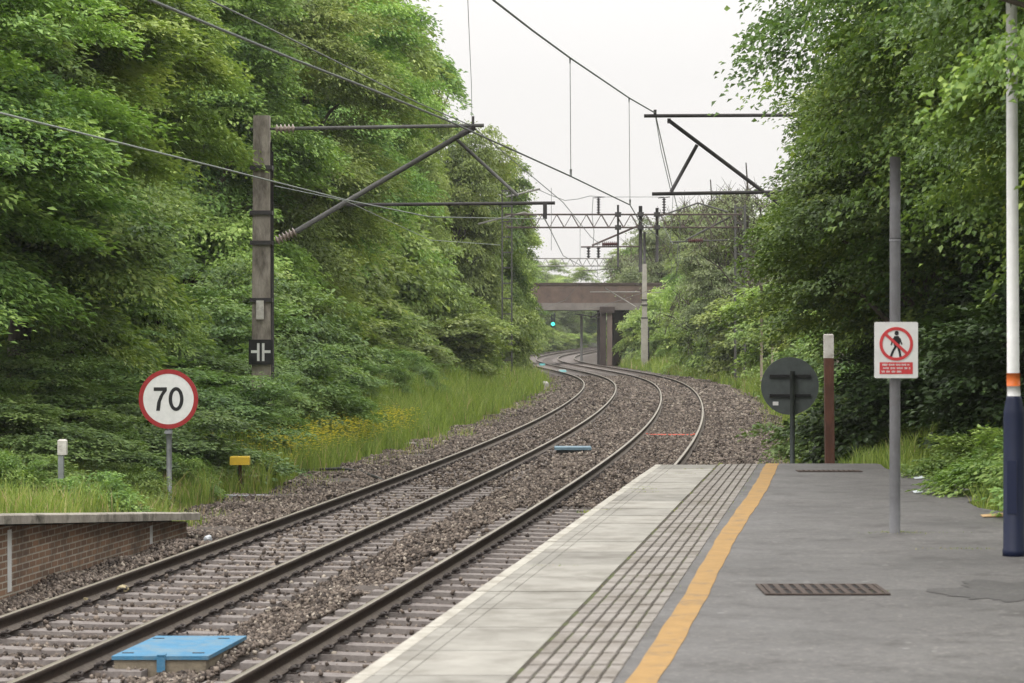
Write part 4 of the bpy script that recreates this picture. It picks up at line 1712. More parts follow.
# ------------------------------------------------------------------ bridge and signal
def bridge():
    Y = 202.0
    t = thing('overbridge', (at(607, Y), Y, -.3), 'brick and concrete road bridge across the tracks in the distance', 'bridge')
    X0 = t.location.x
    zb, zm, zt = zat(310, Y), zat(303, Y), zat(285, Y)
    xl, xr = at(420, Y), at(760, Y)
    mb = MB()
    for yy in (0, 7.0):
        mb.box(((xl + xr) / 2 - X0, yy, (zt + zm) / 2 + .3), (xr - xl, .45, zt - zm))
    mb.build('parapet', 'bridge_brick', t)
    mb = MB()
    for yy in (0, 7.0):
        mb.box(((xl + xr) / 2 - X0, yy, zt + .3 + .09), (xr - xl, .6, .18))
    mb.build('parapet_coping', 'pier', t)
    mb = MB()
    mb.box(((xl + xr) / 2 - X0, 3.5, (zm + zb) / 2 + .3), (xr - xl, 7.6, zm - zb))
    mb.build('deck', 'bridge_conc', t)
    mb = MB()
    w = 5.2 / F * Y * 1
    mb.box((at(603, Y) - X0, 3.4, 2.2), (6 / F * Y, 7.2, 5.0))
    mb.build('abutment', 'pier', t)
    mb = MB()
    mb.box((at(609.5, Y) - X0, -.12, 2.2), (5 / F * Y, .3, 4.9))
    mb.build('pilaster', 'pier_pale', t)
    mb = MB()
    mb.box((at(634, Y) - X0, 4.6, 2.2), (40 / F * Y, 5.0, 5.0))
    mb.box((at(607, Y) - X0, -.25, 4.55), (15 / F * Y, .5, .5))
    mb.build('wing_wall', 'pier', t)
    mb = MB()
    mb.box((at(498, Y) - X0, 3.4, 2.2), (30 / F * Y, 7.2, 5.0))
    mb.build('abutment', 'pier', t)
    mb = MB()
    mb.tube([(at(575, Y) - X0, .2, zat(314, Y) + .3), (at(603, Y) - X0, .2, zat(318, Y) + .3)], .05, 6)
    mb.tube([(at(590, Y) - X0, .2, zat(318, Y) + .3), (at(603, Y) - X0, .2, zat(311, Y) + .3)], .05, 6)
    mb.build('wire_bracket', 'ohl_dark', t)


bridge()


def signal():
    Y = 330.0
    X = at(553, Y)
    z0 = gz(X, Y)
    t = thing('railway_signal', (X, Y, z0), 'railway signal showing a green light beyond the bridge', 'signal')
    zc = zat(324, Y) - z0
    mb = MB()
    mb.tube([(0, .1, -.5), (0, .1, zc - .4)], .09, 8)
    mb.build('post', 'ohl_steel', t)
    mb = MB()
    mb.bevel_box((0, .05, zc + .5), (.62, .3, 1.9), .06)
    mb.build('signal_head', 'black', t)
    mb = MB()
    disc(mb, .26, -.11, .03, 0, 24, zc)
    mb.build('green_lamp', 'green_light', t)
    # slim pale posts in the right hand bank
    for px, a, Yp_, lab in ((761.5, 284, 110, 'thin tan pole standing in the right hand bank beside the near trees'), (772.5, 290, 116, 'thinner tan pole partly hidden by leaves in the right hand bank')):
        X = at(px, Yp_)
        z0 = gz(X, Yp_)
        mb = MB()
        mb.tube([(X, Yp_, z0 - .3), (X, Yp_, zat(a, Yp_))], .06, 8)
        mb.box((X, Yp_, zat(a, Yp_)), (.14, .14, .05))
        tag(mb.build('thin_pole', 'box_side'), lab, 'pole', 'thin poles in the right bank')
    X = at(581.5, 225)
    mb = MB()
    z0 = gz(X, 225.0)
    mb.tube([(X, 225, z0 - .5), (X, 225, zat(316, 225))], .12, 8)
    mb.box((X, 225, zat(316, 225) + .1), (.4, .3, .2))
    tag(mb.build('steel_pole', 'ohl_steel'), 'slim grey pole beside the track just beyond the bridge opening', 'pole')


signal()


# ------------------------------------------------------------------ foliage
def unit(v):
    return v / np.maximum(np.linalg.norm(v, axis=-1, keepdims=True), 1e-9)


def leaves_from(P, Dv, Nv, size, aspect, tint, rng, fold=.25, lobed=False):
    """one folded leaf per row: P base, Dv direction, Nv rough normal"""
    n = len(P)
    Dv = unit(Dv)
    S = unit(np.cross(Dv, Nv))
    Nn = np.cross(S, Dv)
    ln = (size * rng.uniform(.65, 1.35, n))[:, None]
    w = ln * aspect
    b = P
    tip = P + Dv * ln - Nn * ln * .10
    mid = P + Dv * ln * .48
    l = mid - S * w * .5 + Nn * w * fold
    r = mid + S * w * .5 + Nn * w * fold
    V = np.stack([b, l, tip, r], 1).reshape(-1, 3)
    k = np.arange(n)[:, None] * 4
    Fa = np.concatenate([k + np.array([[0, 2, 1]]), k + np.array([[0, 3, 2]])], 1).reshape(-1, 3)
    return V, Fa, np.repeat(tint, 2)


def crown_mesh(name, seed, R, cz, n_cl, n_lf, size, cr, aspect=.45, low=-.95, inner=.45, droop=.3, lobes=.22, tipdown=.28, hanging=0.0, per=13, bough=1.15, thick=.75):
    rng = np.random.default_rng(seed)
    # boughs on the crown's shell, each carrying a layered pad of leaf clumps
    Ra = np.array(R)
    n_b = max(int(n_cl / per), 6)
    d = unit(rng.normal(size=(n_b * 3, 3)))
    d = d[d[:, 2] > low][:n_b]
    ph = rng.uniform(0, 6.28, 8)
    lob = 1 + lobes * (np.sin(6.2 * d[:, 0] + ph[0]) * np.cos(5.4 * d[:, 1] + ph[1]) + .6 * np.sin(7 * d[:, 2] + 4 * d[:, 0] + ph[2])) + rng.normal(0, .05, len(d))
    rr = inner + (.92 - inner) * rng.random(len(d)) ** .45
    Bc = d * Ra * (lob * rr)[:, None]
    bo = unit(d / Ra)
    bh = unit(bo * np.array([1, 1, .2]) + 1e-4)
    bt = unit(np.stack([-bh[:, 1], bh[:, 0], np.zeros(len(d))], 1))
    ib = np.repeat(np.arange(len(d)), per)
    n_cl = len(ib)
    br = bough * rng.uniform(.6, 1.4, len(d))[ib]
    qa, qb, qc = (np.clip(rng.normal(0, .5, n_cl), -.95, .95) for _ in range(3))
    C = Bc[ib] + (bh[ib] * qa[:, None] + bt[ib] * qb[:, None]) * br[:, None]
    C[:, 2] += (qc * thick - .22 * np.clip(qa + .4, 0, None) ** 2 - .2 * qb ** 2) * br
    C = C[C[:, 2] > -(Ra[2] + .0)]
    n_cl = len(C)
    btint = rng.normal(0, .13, len(d))[ib][:n_cl]
    d = unit(C / Ra)
    C[:, 2] += cz
    out = unit(d / np.array(R))
    h = unit(out * np.array([1, 1, .25]) + 1e-4)
    tg = unit(np.stack([-h[:, 1], h[:, 0], np.zeros(n_cl)], 1))
    crs = cr * rng.uniform(.6, 1.45, n_cl)
    cnt = np.maximum((n_lf * (crs / cr) ** 2 * rng.uniform(.7, 1.3, n_cl)).astype(int), 8)
    idx = np.repeat(np.arange(n_cl), cnt)
    n = len(idx)
    a = np.clip(rng.normal(0, .5, n), -1.1, 1.1)
    b = np.clip(rng.normal(0, .5, n), -1.1, 1.1)
    c = np.clip(rng.normal(0, .15, n), -.4, .4)
    c = c - droop * (np.clip(a + .3, 0, None) ** 2) - .25 * b ** 2
    P = C[idx] + (h[idx] * a[:, None] + tg[idx] * b[:, None]) * crs[idx][:, None]
    P[:, 2] += c * crs[idx]
    if hanging:
        P[:, 2] -= hanging * rng.random(n) ** 2 * crs[idx]
    up = np.array([0, 0, 1.0])
    Dv = h[idx] * (.55 + a[:, None] * .3) + tg[idx] * (b[:, None] * .8 + rng.normal(0, .45, n)[:, None]) + up * (-tipdown + rng.normal(0, .35, n)[:, None])
    Nv = up * 1.0 + h[idx] * .55 + rng.normal(0, .38, (n, 3))
    ct = np.clip(rng.normal(.45, .12, n_cl) + btint, 0, 1)
    tint = np.clip(ct[idx] + rng.normal(0, .13, n), 0.02, 1)
    V, Fa, t2 = leaves_from(P, Dv, Nv, size, aspect, tint, rng)
    return np_mesh(name, V, Fa, t2), C


def trunk_mesh(name, seed, C, h, r, n_limb=14, cz=None, twigs=0):
    rng = random.Random(seed)
    mb = MB()
    pts, rad = [], []
    lean = (rng.uniform(-.4, .4), rng.uniform(-.4, .4))
    for i in range(7):
        q = i / 6
        pts.append((lean[0] * q * q + .12 * math.sin(i * 2.1 + seed), lean[1] * q * q + .12 * math.cos(i * 1.7 + seed), -.6 + q * (h + .6)))
        rad.append(r * (1.25 if i == 0 else 1 - .82 * q))
    mb.tube(pts, rad, 9)
    sel = rng.sample(range(len(C)), min(n_limb, len(C)))
    for k in sel:
        c = Vector(C[k])
        q = min(max((c.z * .62) / h, .12), .9)
        i = q * 6
        i0 = min(int(i), 5)
        base = Vector(pts[i0]).lerp(Vector(pts[i0 + 1]), i - i0)
        mid = base.lerp(c, .55) + Vector((0, 0, .10 * (c - base).length))
        rr = r * (1 - .8 * q) * .55
        mb.tube([base, mid, c], [rr, rr * .6, rr * .2], 6)
    for k in range(twigs):
        c = Vector(C[rng.randrange(len(C))])
        d = Vector((rng.uniform(-1, 1), rng.uniform(-1, 1), rng.uniform(.2, 1.4))).normalized()
        mb.tube([c - d * .8, c + d * rng.uniform(.3, 1.0)], [.025, .008], 4, cap=False)
    return mb.mesh(name)


ARCH = {}


def arch(key, leafmat, seed, R, cz, n_cl, n_lf, size, cr, h, r, limbs=14, twigs=0, **kw):
    cm, C = crown_mesh('crown', seed, R, cz, n_cl, n_lf, size, cr, **kw)
    cm.materials.append(M[leafmat])
    tm = trunk_mesh('trunk', seed, C, h, r, limbs, twigs=twigs)
    tm.materials.append(M['bark'])
    ARCH[key] = (cm, tm, cz + R[2], max(R[0], R[1]))


# near and middle distance
arch('ash_a', 'leaf_ash', 21, (3.2, 3.2, 6.4), 7.4, 640, 190, .150, .62, 11, .26, aspect=.48, droop=.3)
arch('ash_b', 'leaf_ash', 22, (3.3, 3.1, 6.2), 7.2, 640, 190, .150, .60, 11, .26, aspect=.48, droop=.35)
arch('ash_c', 'leaf_ash2', 23, (3.1, 3.2, 6.6), 7.6, 640, 190, .145, .64, 11, .26, aspect=.46, droop=.3)
arch('far_a', 'leaf_ash2', 31, (3.3, 3.3, 6.0), 7.0, 480, 130, .19, .72, 10, .25, aspect=.55, thick=.9)
arch('far_b', 'leaf_ash', 32, (3.5, 3.3, 5.6), 6.6, 480, 130, .19, .76, 10, .25, aspect=.55, thick=.9)
arch('pale', 'leaf_pale', 33, (3.1, 3.1, 5.2), 6.2, 380, 100, .17, .65, 10, .22, limbs=40, twigs=160, aspect=.5, inner=.3, thick=.9)
arch('thin', 'leaf_pale', 35, (2.8, 2.8, 5.2), 6.4, 180, 34, .16, .65, 11, .18, limbs=60, twigs=420, aspect=.5, inner=.25)
arch('column', 'leaf_ash', 36, (1.5, 1.5, 7.4), 8.4, 270, 90, .22, .55, 14, .22, aspect=.45, droop=.9, hanging=.8, bough=.7)
arch('syc_a', 'leaf_sycamore', 41, (3.9, 3.8, 5.0), 6.6, 780, 190, .105, .60, 9, .24, aspect=.75, droop=.35, low=-.8, lobes=.2, bough=1.2)
arch('syc_b', 'leaf_sycamore', 42, (3.2, 3.2, 4.4), 6.2, 640, 180, .095, .52, 9, .20, aspect=.75, droop=.35, low=-.75, lobes=.22, bough=1.1)
arch('shrub_a', 'leaf_bramble', 51, (1.3, 1.2, 1.05), 1.0, 150, 110, .095, .34, 1.2, .05, limbs=8, aspect=.55, low=-.75, lobes=.25, bough=.45, per=6)
arch('shrub_b', 'leaf_bramble', 52, (1.2, 1.4, 1.4), 1.35, 160, 110, .10, .36, 1.6, .05, limbs=8, aspect=.5, low=-.8, lobes=.3, bough=.5, per=6)
arch('ivy', 'leaf_ivy', 57, (1.2, 1.4, 1.4), 1.35, 170, 110, .095, .36, 1.6, .05, limbs=8, aspect=.7, low=-.8, lobes=.3, bough=.5, per=6)  # bush for the hollow under the sycamores, shade put into its leaf colour
arch('nettle', 'leaf_nettle', 53, (.9, .9, .7), .65, 130, 80, .085, .25, .8, .03, limbs=10, aspect=.45, low=-.7, lobes=.3, bough=.35, per=5)
arch('bush_far', 'leaf_ash2', 54, (2.0, 2.0, 2.0), 1.8, 190, 70, .19, .5, 2, .07, limbs=8, aspect=.6, low=-.8, lobes=.3, bough=.7, per=6)

_used = set()


def plant(key, X, Y, h, wid, label, group, rz=None, z=None, name=None, cat='tree'):
    """h: height of the top above the ground; wid: crown radius in metres"""
    cm, tm, H0, R0 = ARCH[key]
    g = gz(X, Y) if z is None else z
    t = thing(name or 'tree', (X, Y, g - .05), label, cat, group, rz=random.uniform(0, 6.28) if rz is None else rz)
    s = (wid / R0, wid / R0, h / H0)
    for nm, me in (('trunk', tm), ('crown', cm)):
        o = bpy.data.objects.new(nm if cat == 'tree' else ('stem' if nm == 'trunk' else 'foliage'), me)
        COL.objects.link(o)
        o.parent = t
        o.scale = s
    return t


GL, GR, GD = 'trees lining the left side of the tracks', 'trees lining the right side of the tracks', 'distant trees beyond the bridge'


def ltree(key, px, Y, ytop, wid, label, **k):
    X = at(px, Y)
    h = zat(ytop, Y) - gz(X, Y)
    plant(key, X, Y, h, wid, label, k.pop('group', GL), **k)


# left row, near to far
ltree('ash_a', -100, 41, -170, 3.0, 'leafy ash-like tree at the far left edge, its crown above the old brick wall')
ltree('ash_b', 22, 47, -140, 3.3, 'bright green tree with drooping leaf layers above the short white-capped marker post')
ltree('ash_c', -60, 56, -190, 3.8, 'tall tree standing behind the leftmost tree, mostly covered by it')
ltree('ash_b', 98, 54.5, -130, 2.85, 'full green tree rising straight above the 70 speed sign')
ltree('ash_a', 196, 72, -110, 3.4, 'leafy tree just left of the brown concrete mast, brushing against it')
ltree('ash_c', 276, 77, -90, 3.4, 'dense tree directly behind the brown concrete mast and its cantilever arm')
ltree('ash_a', 312, 92, -60, 3.4, 'tall dark-hollowed tree behind the middle of the left cantilever arm')
ltree('ash_b', 335, 105, -35, 2.9, 'broad tree behind the right end of the left cantilever arm')
ltree('ash_c', 398, 119, 5, 2.0, 'green tree whose rounded top meets the sky behind the diagonal strut')
ltree('far_a', 452, 132, 88, 2.6, 'rounded tree against the sky just left of the gantry in the middle distance')
ltree('far_b', 492, 150, 135, 2.4, 'smaller tree at the left end of the middle gantry, its edge against the sky')
ltree('far_a', 503, 163, 180, 2.3, 'last pale green tree on the left before the bridge')
ltree('column', 420, 140, -30, 1.9, 'dark narrow drooping tree rising above its neighbours at the top of the left tree line')
for i, (px, Y, yt, w, k) in enumerate(((-10, 75, -190, 4.2, 'far_b'), (150, 88, -140, 4.4, 'far_a'), (230, 100, -130, 4.4, 'far_b'), (310, 112, -90, 4.4, 'far_a'), (325, 126, -40, 4.0, 'far_b'),
                                      (352, 150, 30, 3.8, 'far_a'))):
    ltree(k, px, Y, yt, w, 'tree of the second row on the left, only showing through gaps between the front trees', group='second row of trees on the left')

# left low growth
GS = 'bushes at the foot of the left trees'
for i, (k, px, Y, ytop, w, lab) in enumerate((
    ('shrub_b', 5, 40, 395, 1.5, 'bramble bush at the left picture edge above the coping of the brick wall'),
    ('shrub_b', 22, 44.5, 345, 1.5, 'tall bush in front of the trunk above the marker post at the left'),
    ('shrub_a', 76, 43, 425, 1.4, 'bramble bush just right of the white-capped marker post'),
    ('nettle', 18, 37.5, 455, 1.0, 'low bright nettle patch in front of the bramble at the left edge'),
    ('shrub_b', 120, 45, 395, 1.6, 'dark bramble bush behind and left of the 70 sign'),
    ('shrub_b', 60, 48, 375, 1.8, 'tall bramble bush behind the white-capped marker post'),
    ('shrub_a', 186, 46, 415, 1.5, 'bramble bush close behind the 70 sign post'),
    ('shrub_b', 168, 52, 360, 1.7, 'tall leafy bush behind the face of the 70 sign'),
    ('shrub_a', 222, 52, 405, 1.4, 'bramble bush behind the small yellow box'),
    ('shrub_b', 222, 58, 345, 1.6, 'leafy bush left of the foot of the brown concrete mast'),
    ('shrub_b', 300, 60, 350, 1.6, 'pale leafy bush right of the foot of the brown concrete mast'),
    ('shrub_b', 258, 54.0, 378, 1.0, 'low bush in front of the foot of the brown concrete mast'),
    ('shrub_b', 302, 70, 350, 1.7, 'dark bush below the left cantilever arm'),
    ('shrub_a', 322, 74, 375, 1.4, 'leafy bush behind the yellow flowers'),
    ('shrub_b', 352, 84, 345, 1.8, 'large dark bush in the left tree line beyond the yellow flowers'),
    ('shrub_a', 378, 94, 355, 1.6, 'rounded bush behind the tall grass beyond the yellow flowers'),
    ('bush_far', 400, 102, 335, 2.0, 'big leafy bush in the left bank half way to the bend'),
    ('bush_far', 440, 112, 315, 2.2, 'pale green bush in the left bank ahead of the bend'),
    ('bush_far', 465, 126, 300, 2.1, 'light green bush overhanging the grass where the left track bends'),
    ('bush_far', 495, 142, 285, 2.0, 'pale bush at the left corner of the bend'),
    ('bush_far', 507, 158, 275, 1.8, 'bush at the left end of the bridge opening'),
    ('bush_far', 508, 178, 285, 1.8, 'farthest bush on the left before the bridge'))):
    X = at(px, Y)
    h = zat(ytop, Y) - gz(X, Y)
    plant(k, X, Y, max(h, .6), w, lab, GS, name='bramble_bush' if k != 'nettle' else 'nettle_patch', cat='bush')

for i in range(26):
    Y = (35.2, 36.4, 37.6, 39.2, 41.0, 43.0)[i % 6] + RNG.uniform(-.4, .4)
    px = -20 + 262 * ((i * 0.618) % 1.0)
    X = at(px, Y)
    if X - float(cx(Y)) > -6.55 or abs(px - 168) < 14 or px > 195 or abs(px - 61) < 26:
        continue
    plant(('nettle', 'shrub_a', 'nettle')[i % 3], X, Y, RNG.uniform(.55, 1.05), RNG.uniform(.45, .8), 'low leafy weed clump growing among the grass of the left verge', 'weed clumps on the left verge', name='weed_clump', cat='weed')
for i in range(16):
    Y = 62 + i * 6.5
    X = float(cx(Y)) - 9.0 - RNG.uniform(0, 1.6)
    plant(('nettle', 'shrub_a', 'nettle')[i % 3], X, Y, RNG.uniform(.7, 1.25), RNG.uniform(.6, 1.0), 'leafy weed clump in the long grass along the left bank', 'weed clumps along the left bank', name='weed_clump', cat='weed')
for i in range(22):
    Y = 52 + i * 6.2
    X = float(cx(Y)) + 4.6 + RNG.uniform(0, 1.8)
    plant(('nettle', 'shrub_a', 'nettle')[i % 3], X, Y, RNG.uniform(.6, 1.2), RNG.uniform(.6, 1.0), 'leafy weed clump in the grass on the right bank', 'weed clumps along the right bank', name='weed_clump', cat='weed')
for i in range(7):
    Y = 212 + i * 12
    X = float(cx(Y)) + 4.8 + RNG.uniform(0, .8)
    plant('bush_far', X, Y, RNG.uniform(1.6, 2.8), 1.7, 'low bush on the inside of the curve beyond the bridge', 'low bushes inside the far curve', name='bramble_bush', cat='bush')
for i, (px, Y, yt, w) in enumerate(((-30, 60, 250, 2.6), (90, 66, 230, 2.6), (165, 74, 225, 2.6), (235, 80, 215, 2.8), (285, 88, 215, 2.8), (330, 98, 215, 2.8), (370, 110, 210, 2.8), (400, 124, 200, 2.8),
                                    (200, 62, 290, 2.2), (262, 66, 270, 2.2), (310, 84, 300, 2.3), (345, 100, 290, 2.5), (440, 140, 230, 2.8), (60, 54, 300, 2.2), (130, 56, 320, 2.0))):
    X = at(px, Y)
    plant('bush_far' if Y > 70 else 'shrub_b', X, Y, zat(yt, Y) - gz(X, Y), w, 'tall dark bush between the trunks of the left trees, only showing through gaps', 'bushes between the left trunks', name='bramble_bush', cat='bush')

# right side
X = 7.2
plant('syc_a', 8.15, 38.0, 11.6, 3.45, 'large sycamore overhanging the end of the platform behind the no walking sign', GR, rz=1.0)
plant('syc_b', 7.0, 27.5, 8.8, 2.4, 'sycamore behind the lamp column at the right edge', GR, rz=2.2)
plant('syc_b', 5.7, 18.2, 8.7, 2.2, 'bright leafy sycamore nearest the viewer with sprays across the white lamp column', GR, rz=.4)
plant('syc_a', 10.4, 46.0, 12.5, 3.7, 'tall sycamore behind the overhanging one, filling the gap at the upper right', GR, rz=3.0)
plant('syc_a', 8.6, 47.0, 10.5, 2.7, 'slender sycamore behind the dark round sign, in front of the hidden mast', GR, rz=5.5)
plant('syc_b', 7.0, 41.5, 7.6, 2.7, 'lower sycamore with leaves hanging over the top of the dark round sign', GR, rz=2.7)
plant('syc_b', 7.35, 44.8, 8.2, 2.3, 'lower sycamore just beyond the one hanging over the dark round sign', GR, rz=3.7)
plant('syc_a', 12.6, 31.0, 12.0, 3.8, 'sycamore deep in the wood at the right, behind the other near ones', GR, rz=2.9)  # added to keep side light out of the hollow under the canopy
plant('syc_a', 13.0, 40.0, 12.0, 3.8, 'sycamore farther into the wood at the right, seen only between leaves', GR, rz=1.9)  # added as well, to block light coming in from the right
plant('syc_b', 9.4, 33.0, 10.0, 3.4, 'dark sycamore deep at the right, behind the lamp column', GR, rz=4.2)
plant('syc_b', 10.4, 58.0, 9.0, 2.4, 'sycamore past the platform end whose leaves hide the right hand mast', GR, rz=5.0)


def rtree(key, px, Y, ytop, wid, label, **k):
    X = at(px, Y)
    h = zat(ytop, Y) - gz(X, Y)
    plant(key, X, Y, h, wid, label, k.pop('group', GR), **k)


rtree('far_b', 905, 74, 100, 3.0, 'tree past the near sycamores on the right, seen low between leaves')
rtree('far_a', 868, 95, 130, 3.0, 'pale green tree behind the thin tan poles on the right bank')
rtree('thin', 748, 138, 150, 2.8, 'sparse twiggy tree with bare branches against the sky at the right')
rtree('pale', 826, 118, 165, 2.8, 'light green tree right of the sparse twiggy one')
rtree('pale', 722, 146, 200, 2.6, 'light green tree at the right end of the middle gantry')
rtree('thin', 708, 152, 168, 2.8, 'second sparse tree with bare twigs, behind the gantry beam')
rtree('far_a', 722, 160, 228, 2.6, 'yellowish green tree below the right end of the gantry beam')
rtree('far_b', 700, 178, 242, 2.3, 'rounded green tree right of the slim pale concrete mast')
rtree('pale', 660, 205, 222, 3.2, 'greyish tree with an uneven top behind the gantry drop posts')
rtree('thin', 632, 214, 232, 2.6, 'thin tree standing over the right end of the bridge parapet')
rtree('far_a', 735, 185, 200, 4.0, 'hazy tree far back on the right behind the light green ones')
rtree('far_b', 640, 212, 275, 2.4, 'dense tree hiding the right end of the bridge')

GB = 'bushes on the right bank'
for i, (k, X, Y, h, w, lab) in enumerate((
    ('nettle', 5.6, 27.0, .85, .9, 'bright green nettle clump at the platform edge left of the navy lamp sleeve'),
    ('nettle', 5.75, 24.0, .95, .95, 'bright weeds behind the navy lamp sleeve at the right edge'),
    ('nettle', 5.75, 30.5, .6, .8, 'low weeds at the platform edge behind the no walking sign post'),
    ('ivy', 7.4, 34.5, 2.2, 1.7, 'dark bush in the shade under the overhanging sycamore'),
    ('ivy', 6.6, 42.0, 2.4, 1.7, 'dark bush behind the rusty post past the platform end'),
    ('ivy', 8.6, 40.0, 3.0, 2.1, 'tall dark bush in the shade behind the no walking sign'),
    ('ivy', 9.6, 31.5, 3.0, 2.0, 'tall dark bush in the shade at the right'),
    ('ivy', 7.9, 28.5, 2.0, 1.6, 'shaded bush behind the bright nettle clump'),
    ('shrub_a', 6.4, 46.5, 1.7, 1.4, 'bush behind the dark round sign'),
    ('shrub_b', 8.3, 50.0, 2.8, 1.8, 'leafy bush on the bank right of the dark round sign'),
    ('shrub_b', 9.3, 66.0, 2.6, 1.7, 'bush on the right bank beyond the dark round sign'),
    ('bush_far', 11.5, 80.0, 3.6, 2.3, 'big bush on the right bank beneath the pale trees'),
    ('bush_far', 13.2, 104.0, 3.4, 2.2, 'bush on the right bank behind the tan poles'),
    ('bush_far', 13.6, 122.0, 4.0, 2.3, 'dark bush at the outside of the bend on the right'),
    ('bush_far', 12.9, 136.0, 4.2, 2.3, 'bush under the right end of the middle gantry'),
    ('bush_far', 12.9, 150.0, 4.4, 2.3, 'dark green bush above the outer rail on the bend'),
    ('bush_far', 12.7, 164.0, 4.2, 2.2, 'bush right of the slim pale mast, low on the bank'),
    ('bush_far', 12.6, 178.0, 4.0, 2.0, 'bush just right of the slim pale concrete mast'),
    ('bush_far', 11.6, 192.0, 4.5, 2.2, 'bush between the slim mast and the bridge pier'),
    ('bush_far', 9.9, 199.5, 4.2, 1.5, 'leafy bush growing against the right side of the bridge pier'),
    ('bush_far', 13.2, 198.0, 5.5, 2.4, 'tall bush covering the right wing wall of the bridge'))):
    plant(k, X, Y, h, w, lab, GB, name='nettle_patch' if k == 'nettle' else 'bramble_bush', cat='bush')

# beyond the bridge
rr = random.Random(12)
for i in range(26):
    Y = 232 + i * 7.5
    s = -1 if i % 2 else 1
    o = (-(9.0 + rr.uniform(0, 5)) if s < 0 else (8.0 + rr.uniform(0, 6)))
    X = float(cx(Y)) + o
    plant(rr.choice(('far_a', 'far_b', 'pale')), X, Y, rr.uniform(8.5, 11.5), rr.uniform(3.4, 4.6), 'hazy green tree in the wood lining the cutting beyond the bridge', GD)
for i, (X, Y) in enumerate(((1.5, 232), (5.0, 262), (8.5, 240), (12.5, 236), (3.0, 246), (14, 250))):
    if abs(X - float(cx(Y)) + 1.7) > 5.5:
        plant(('far_a', 'far_b')[i % 2], X, Y, 9.0 + (i % 3) * .6, 3.4, 'hazy green tree in the wood lining the cutting beyond the bridge', GD)
for i in range(16):
    Y = 395 + rr.uniform(0, 24)
    plant(rr.choice(('far_a', 'far_b')), -20 + i * 5.0 + rr.uniform(-1, 1), Y, rr.uniform(9.5, 12.5), rr.uniform(4, 5), 'faint hazy tree closing the view beyond the bridge', 'trees closing the view')
for i in range(12):
    Y = 225 + i * 14
    X = float(cx(Y)) - 6.6 - rr.uniform(0, 1.5)
    plant('bush_far', X, Y, rr.uniform(2.0, 3.4), 2.2, 'pale bush beside the rails in the hazy cutting beyond the bridge', 'bushes beyond the bridge', name='bramble_bush', cat='bush')


# ------------------------------------------------------------------ grass and flowers
def blades(name, X, Y, Z, hgt, wid, tint, label, mat='grass', rng=RNG):
    n = len(X)
    a = rng.uniform(0, 2 * PI, n)
    lean = rng.uniform(.05, .6, n) * hgt
    la = rng.uniform(0, 2 * PI, n)
    s = np.stack([np.cos(a), np.sin(a), np.zeros(n)], 1) * (wid / 2)[:, None]
    b = np.stack([X, Y, Z - .03], 1)
    mid = b + np.stack([np.cos(la) * lean * .3, np.sin(la) * lean * .3, hgt * .6], 1)
    tip = b + np.stack([np.cos(la) * lean, np.sin(la) * lean, hgt], 1)
    V = np.stack([b - s, b + s, mid + s * .7, tip, mid - s * .7], 1).reshape(-1, 3)
    k = np.arange(n)[:, None] * 5
    Fa = np.concatenate([k + np.array([[0, 1, 2]]), k + np.array([[0, 2, 4]]), k + np.array([[4, 2, 3]])], 1).reshape(-1, 3)
    me = np_mesh(name, V, Fa, np.repeat(tint, 3))
    o = link(name, me, mat)
    tag(o, label, 'grass' if mat == 'grass' else 'flowers', kind='stuff')


